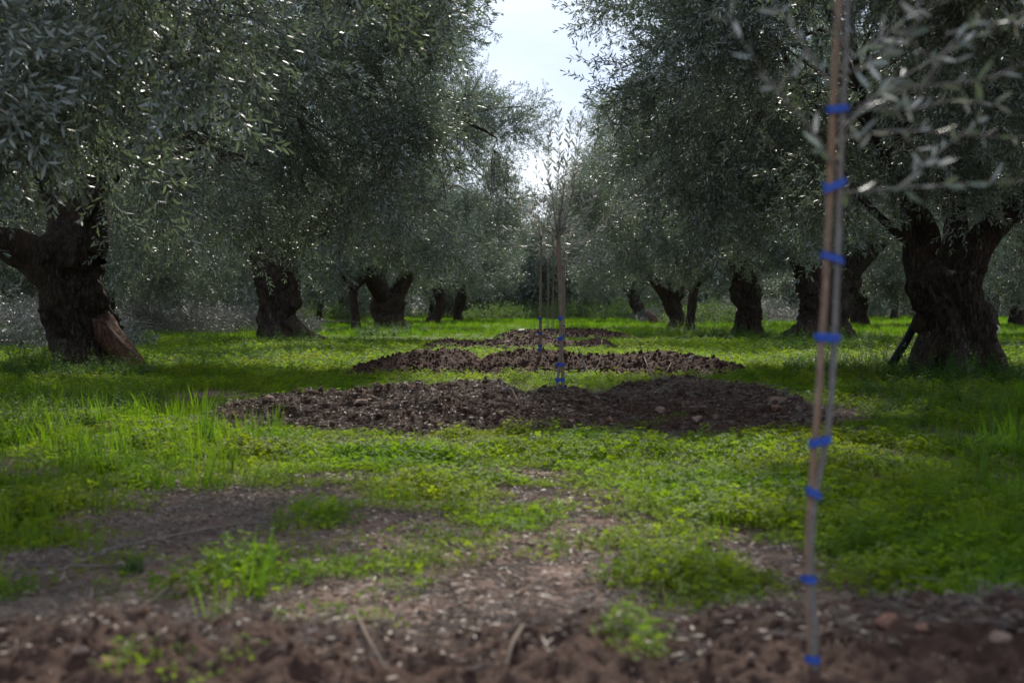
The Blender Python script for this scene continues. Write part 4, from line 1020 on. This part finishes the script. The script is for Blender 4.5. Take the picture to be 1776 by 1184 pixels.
# taller weeds: round the trunks, the lush corner and the right side
wx, wy, ws = [], [], []
def weeds_at(px, py, rx, ry, n, s):
    cx_, cy_ = G(px, py); x1, _ = G(px+rx, py); _, ya = G(px, py-ry); _, yb = G(px, py+ry)
    a = rng.uniform(0, 6.28, n); q = np.sqrt(rng.random(n)); wx.extend(cx_+np.cos(a)*q*(x1-cx_)); wy.extend(cy_+np.sin(a)*q*abs(ya-yb)/2); ws.extend(rng.uniform(.6, 1.2, n)*s)
for a in [(90, 735, 150, 40, 420, .62), (60, 640, 90, 20, 160, 1.1), (1560, 650, 190, 22, 330, 1.0), (1660, 662, 110, 10, 160, 1.0), (150, 655, 110, 10, 150, .9), (420, 625, 110, 14, 150, 1.0), (500, 598, 60, 6, 110, 1.0), (1400, 610, 90, 10, 150, 1.1),
          (1700, 760, 150, 60, 160, .5), (1640, 700, 140, 25, 150, .7), (600, 600, 90, 14, 110, 1.0), (290, 600, 150, 8, 140, 1.1), (1500, 600, 90, 6, 110, 1.2), (1700, 610, 90, 6, 90, 1.2), (1300, 590, 80, 5, 70, 1.2), (1200, 580, 60, 3, 50, 1.3), (680, 580, 60, 5, 90, 1.2), (20, 900, 70, 40, 60, .4), (230, 1000, 20, 12, 10, .3)]:
    weeds_at(*a)
wx, wy, ws = map(np.array, (wx, wy, ws)); ok = np.ones(len(wx), bool)
for m in MOUNDS: ok &= mound_h(m, wx, wy) < ground_h(wx, wy)
place('weeds', C_WEED, wx[ok], wy[ok], ws[ok], rng.integers(0, 4, ok.sum()), 'leafy green weeds growing round the trunks and in the lush corner', .1)
# dry litter
x, y = sow(26000, 3.0, 12); cvv = cover(x, y); ok = rng.random(len(x)) < 1.05-cvv*.8; x, y = x[ok], y[ok]; h = height(x, y)
o = scatter('litter', C_LITTER, np.stack([x, y, h], 1), np.stack([rng.normal(0, .1, len(x)), rng.normal(0, .1, len(x)), rng.uniform(0, 6.28, len(x))], 1), rng.uniform(.45, .95, len(x)), rng.integers(0, 5, len(x)))
tag(o, 'dry olive leaves and twigs scattered on the bare soil', kind='stuff')
# pebbles and clods on open soil
x, y = sow(4500, 2.9, 12); cvv = cover(x, y); ok = rng.random(len(x)) < .9-cvv*.8; x, y = x[ok], y[ok]
s = .003*(.013/.003)**(rng.random(len(x))**2)
o = scatter('crumbs', C_CLOD, np.stack([x, y, ground_h(x, y)+s*.3], 1), rng.uniform(0, 6.28, (len(x), 3)), s, rng.integers(0, 5, len(x))); tag(o, 'small soil crumbs and pebbles on the bare patches', kind='stuff')

# little plants on the mounds
x, y = [], []
for px, py, n, sp in [(960, 755, 12, 26), (1000, 760, 9, 22), (1080, 1100, 9, 40), (1125, 1125, 7, 60), (250, 1160, 6, 110), (400, 1150, 3, 60), (1170, 733, 5, 20), (1105, 745, 4, 15), (1130, 740, 3, 10), (960, 742, 6, 20)]:
    for i in range(n):
        g = hit(px+rng.normal(0, sp*.5), py+rng.normal(0, sp*.22)); x.append(g); 
x = np.array(x); o = scatter('clover', C_CLOVER, x, np.stack([rng.normal(0, .2, len(x))]*2+[rng.uniform(0, 6, len(x))], 1), rng.uniform(.5, .9, len(x)), rng.integers(0, 5, len(x)))
tag(o, 'sparse clover sprigs sprouting on the soil mounds', kind='stuff')

# ------------------------------------------------------------------ loose sticks
def stick(pts, rpx, label, d=None, side=(), name='stick', lift=.006, m=None):
    Q = []
    for q in pts:
        g = hit(q[0], q[1]) if d is None else P(q[0], q[1], d); 
        if d is None: g[2] += lift + (q[2] if len(q) > 2 else 0)
        Q.append(g)
    Q = np.array(Q); B = Q[0].copy(); rr = rpx/F*Q[:, 1].mean(); mb = MB()
    tube(mb, Q-B, np.linspace(rr, rr*.5, len(Q)), 7, 16, rough=.15, seed=int(pts[0][0]))
    o = link(name, mb.build(name, m or M_TWIG), None, tuple(B)); tag(o, label, 'stick')
    for s in side:
        S = []
        for q in s:
            g = hit(q[0], q[1]) if d is None else P(q[0], q[1], d)
            if d is None: g[2] += lift + (q[2] if len(q) > 2 else 0)
            S.append(g)
        mb = MB(); tube(mb, np.array(S)-B, np.linspace(rr*.6, rr*.3, len(S)), 5, 10, rough=.1, seed=int(s[0][0])); link('twig', mb.build('twig', m or M_TWIG), o)
    return o
stick([(615, 1078, .02), (640, 1125, .01), (672, 1182, .01)], 4.0, 'pale grey stick lying on the nearest soil, pointing at the lens')
stick([(908, 1112, .03), (890, 1140, .02), (878, 1172)], 4.0, 'short pale stick on the brown hump beside the bare path')
stick([(150, 965), (270, 945, .01), (400, 920, .012), (470, 908)], 2.6, 'long thin grey stick across the bare soil near the weeds', side=[[(270, 945, .01), (330, 948), (400, 935)]])
stick([(1262, 972), (1290, 990, .01), (1330, 1010)], 2.6, 'thin stick at the edge of the small bare hollow')
stick([(100, 985), (200, 990, .01), (280, 975)], 2.2, 'thin dark stick on the soil near the photo edge')
stick([(820, 1168), (850, 1162, .01)], 5, 'short white chip of wood on the nearest soil')
stick([(1070, 1070, .01), (1160, 1078, .01), (1260, 1070)], 2.4, 'straw-like stem along the back of the nearest mound')
stick([(1020, 648), (1010, 638, .1), (1002, 634, .2)], 1.6, 'forked bare twig sticking up in front of the third mound', d=None, side=[[(1020, 648), (1008, 645, .06), (1003, 640, .12)]])
stick([(1025, 655), (1040, 640, .08), (1044, 630, .25)], 1.6, 'curved bare twig beside the forked one before the third mound')
stick([(1142, 668), (1160, 655, .1), (1178, 645, .25)], 1.8, 'bare branch leaning behind the crest of the long mound', d=None, side=[[(1160, 655, .1), (1200, 658, .15), (1230, 668, .05)]])
stick([(1135, 664), (1120, 645, .12), (1108, 632, .25)], 1.4, 'thin branch tilted the other way behind the long mound')
stick([(1150, 668), (1170, 672, .02), (1200, 676)], 1.6, 'grey twig flat on the grass behind the long mound')
stick([(865, 682), (885, 690, .02), (898, 697)], 1.8, 'dry stem lying on the dip of the long mound')
# yellow flowers
for i, (px, py, lb) in enumerate([(202, 626, 'upper yellow flower against the reddish root flare'), (167, 652, 'lower yellow flower in the weeds below the leaning trunk'), (555, 577, 'tiny yellow flower by the knobbly trunk root')]):
    d = HC*F/(py+14-HY); c = P(px, py, d); gz = gh(c[0], c[1]); root = empty('yellow_flower', (c[0], c[1], gz)); tag(root, lb, 'flower', 'yellow wildflowers')
    mb = MB(); tube(mb, [(0, 0, 0), (.01, 0, (c[2]-gz)*.5), (0, 0, c[2]-gz)], [.002, .0018, .0015], 4, 5); link('stalk', mb.build('stalk', M_WEED), root)
    for k in range(5):
        V, Fc = leaf_lo(.028, .022, -.2); a = k*1.257; me = mesh_np('petal', V @ rot_to((math.cos(a), math.sin(a), .75), 0).T + [0, 0, c[2]-gz], Fc, M_YELLOW); link('petal', me, root)
print('objects', len(bpy.data.objects))

# ------------------------------------------------------------------ thin air between the rows
if HAZE:
    def hz(t, out):
        v = N(t, 'ShaderNodeVolumePrincipled'); v.inputs['Color'].default_value = (.86, .92, .97, 1); v.inputs['Density'].default_value = HAZE; v.inputs['Anisotropy'].default_value = .3
        t.links.new(v.outputs[0], out.inputs['Volume'])
    mh = mat('thin_haze', hz)
    x0, x1, y0, y1, z0, z1 = -420, 420, -70, 440, -1.3, 9.5
    V = [(x, y, z) for z in (z0, z1) for y in (y0, y1) for x in (x0, x1)]
    hb = link('haze', mesh_np('haze', V, [(0, 2, 3, 1), (4, 5, 7, 6), (0, 1, 5, 4), (2, 6, 7, 3), (0, 4, 6, 2), (1, 3, 7, 5)], mh)); tag(hb, 'thin pale air between the olive rows', kind='stuff')
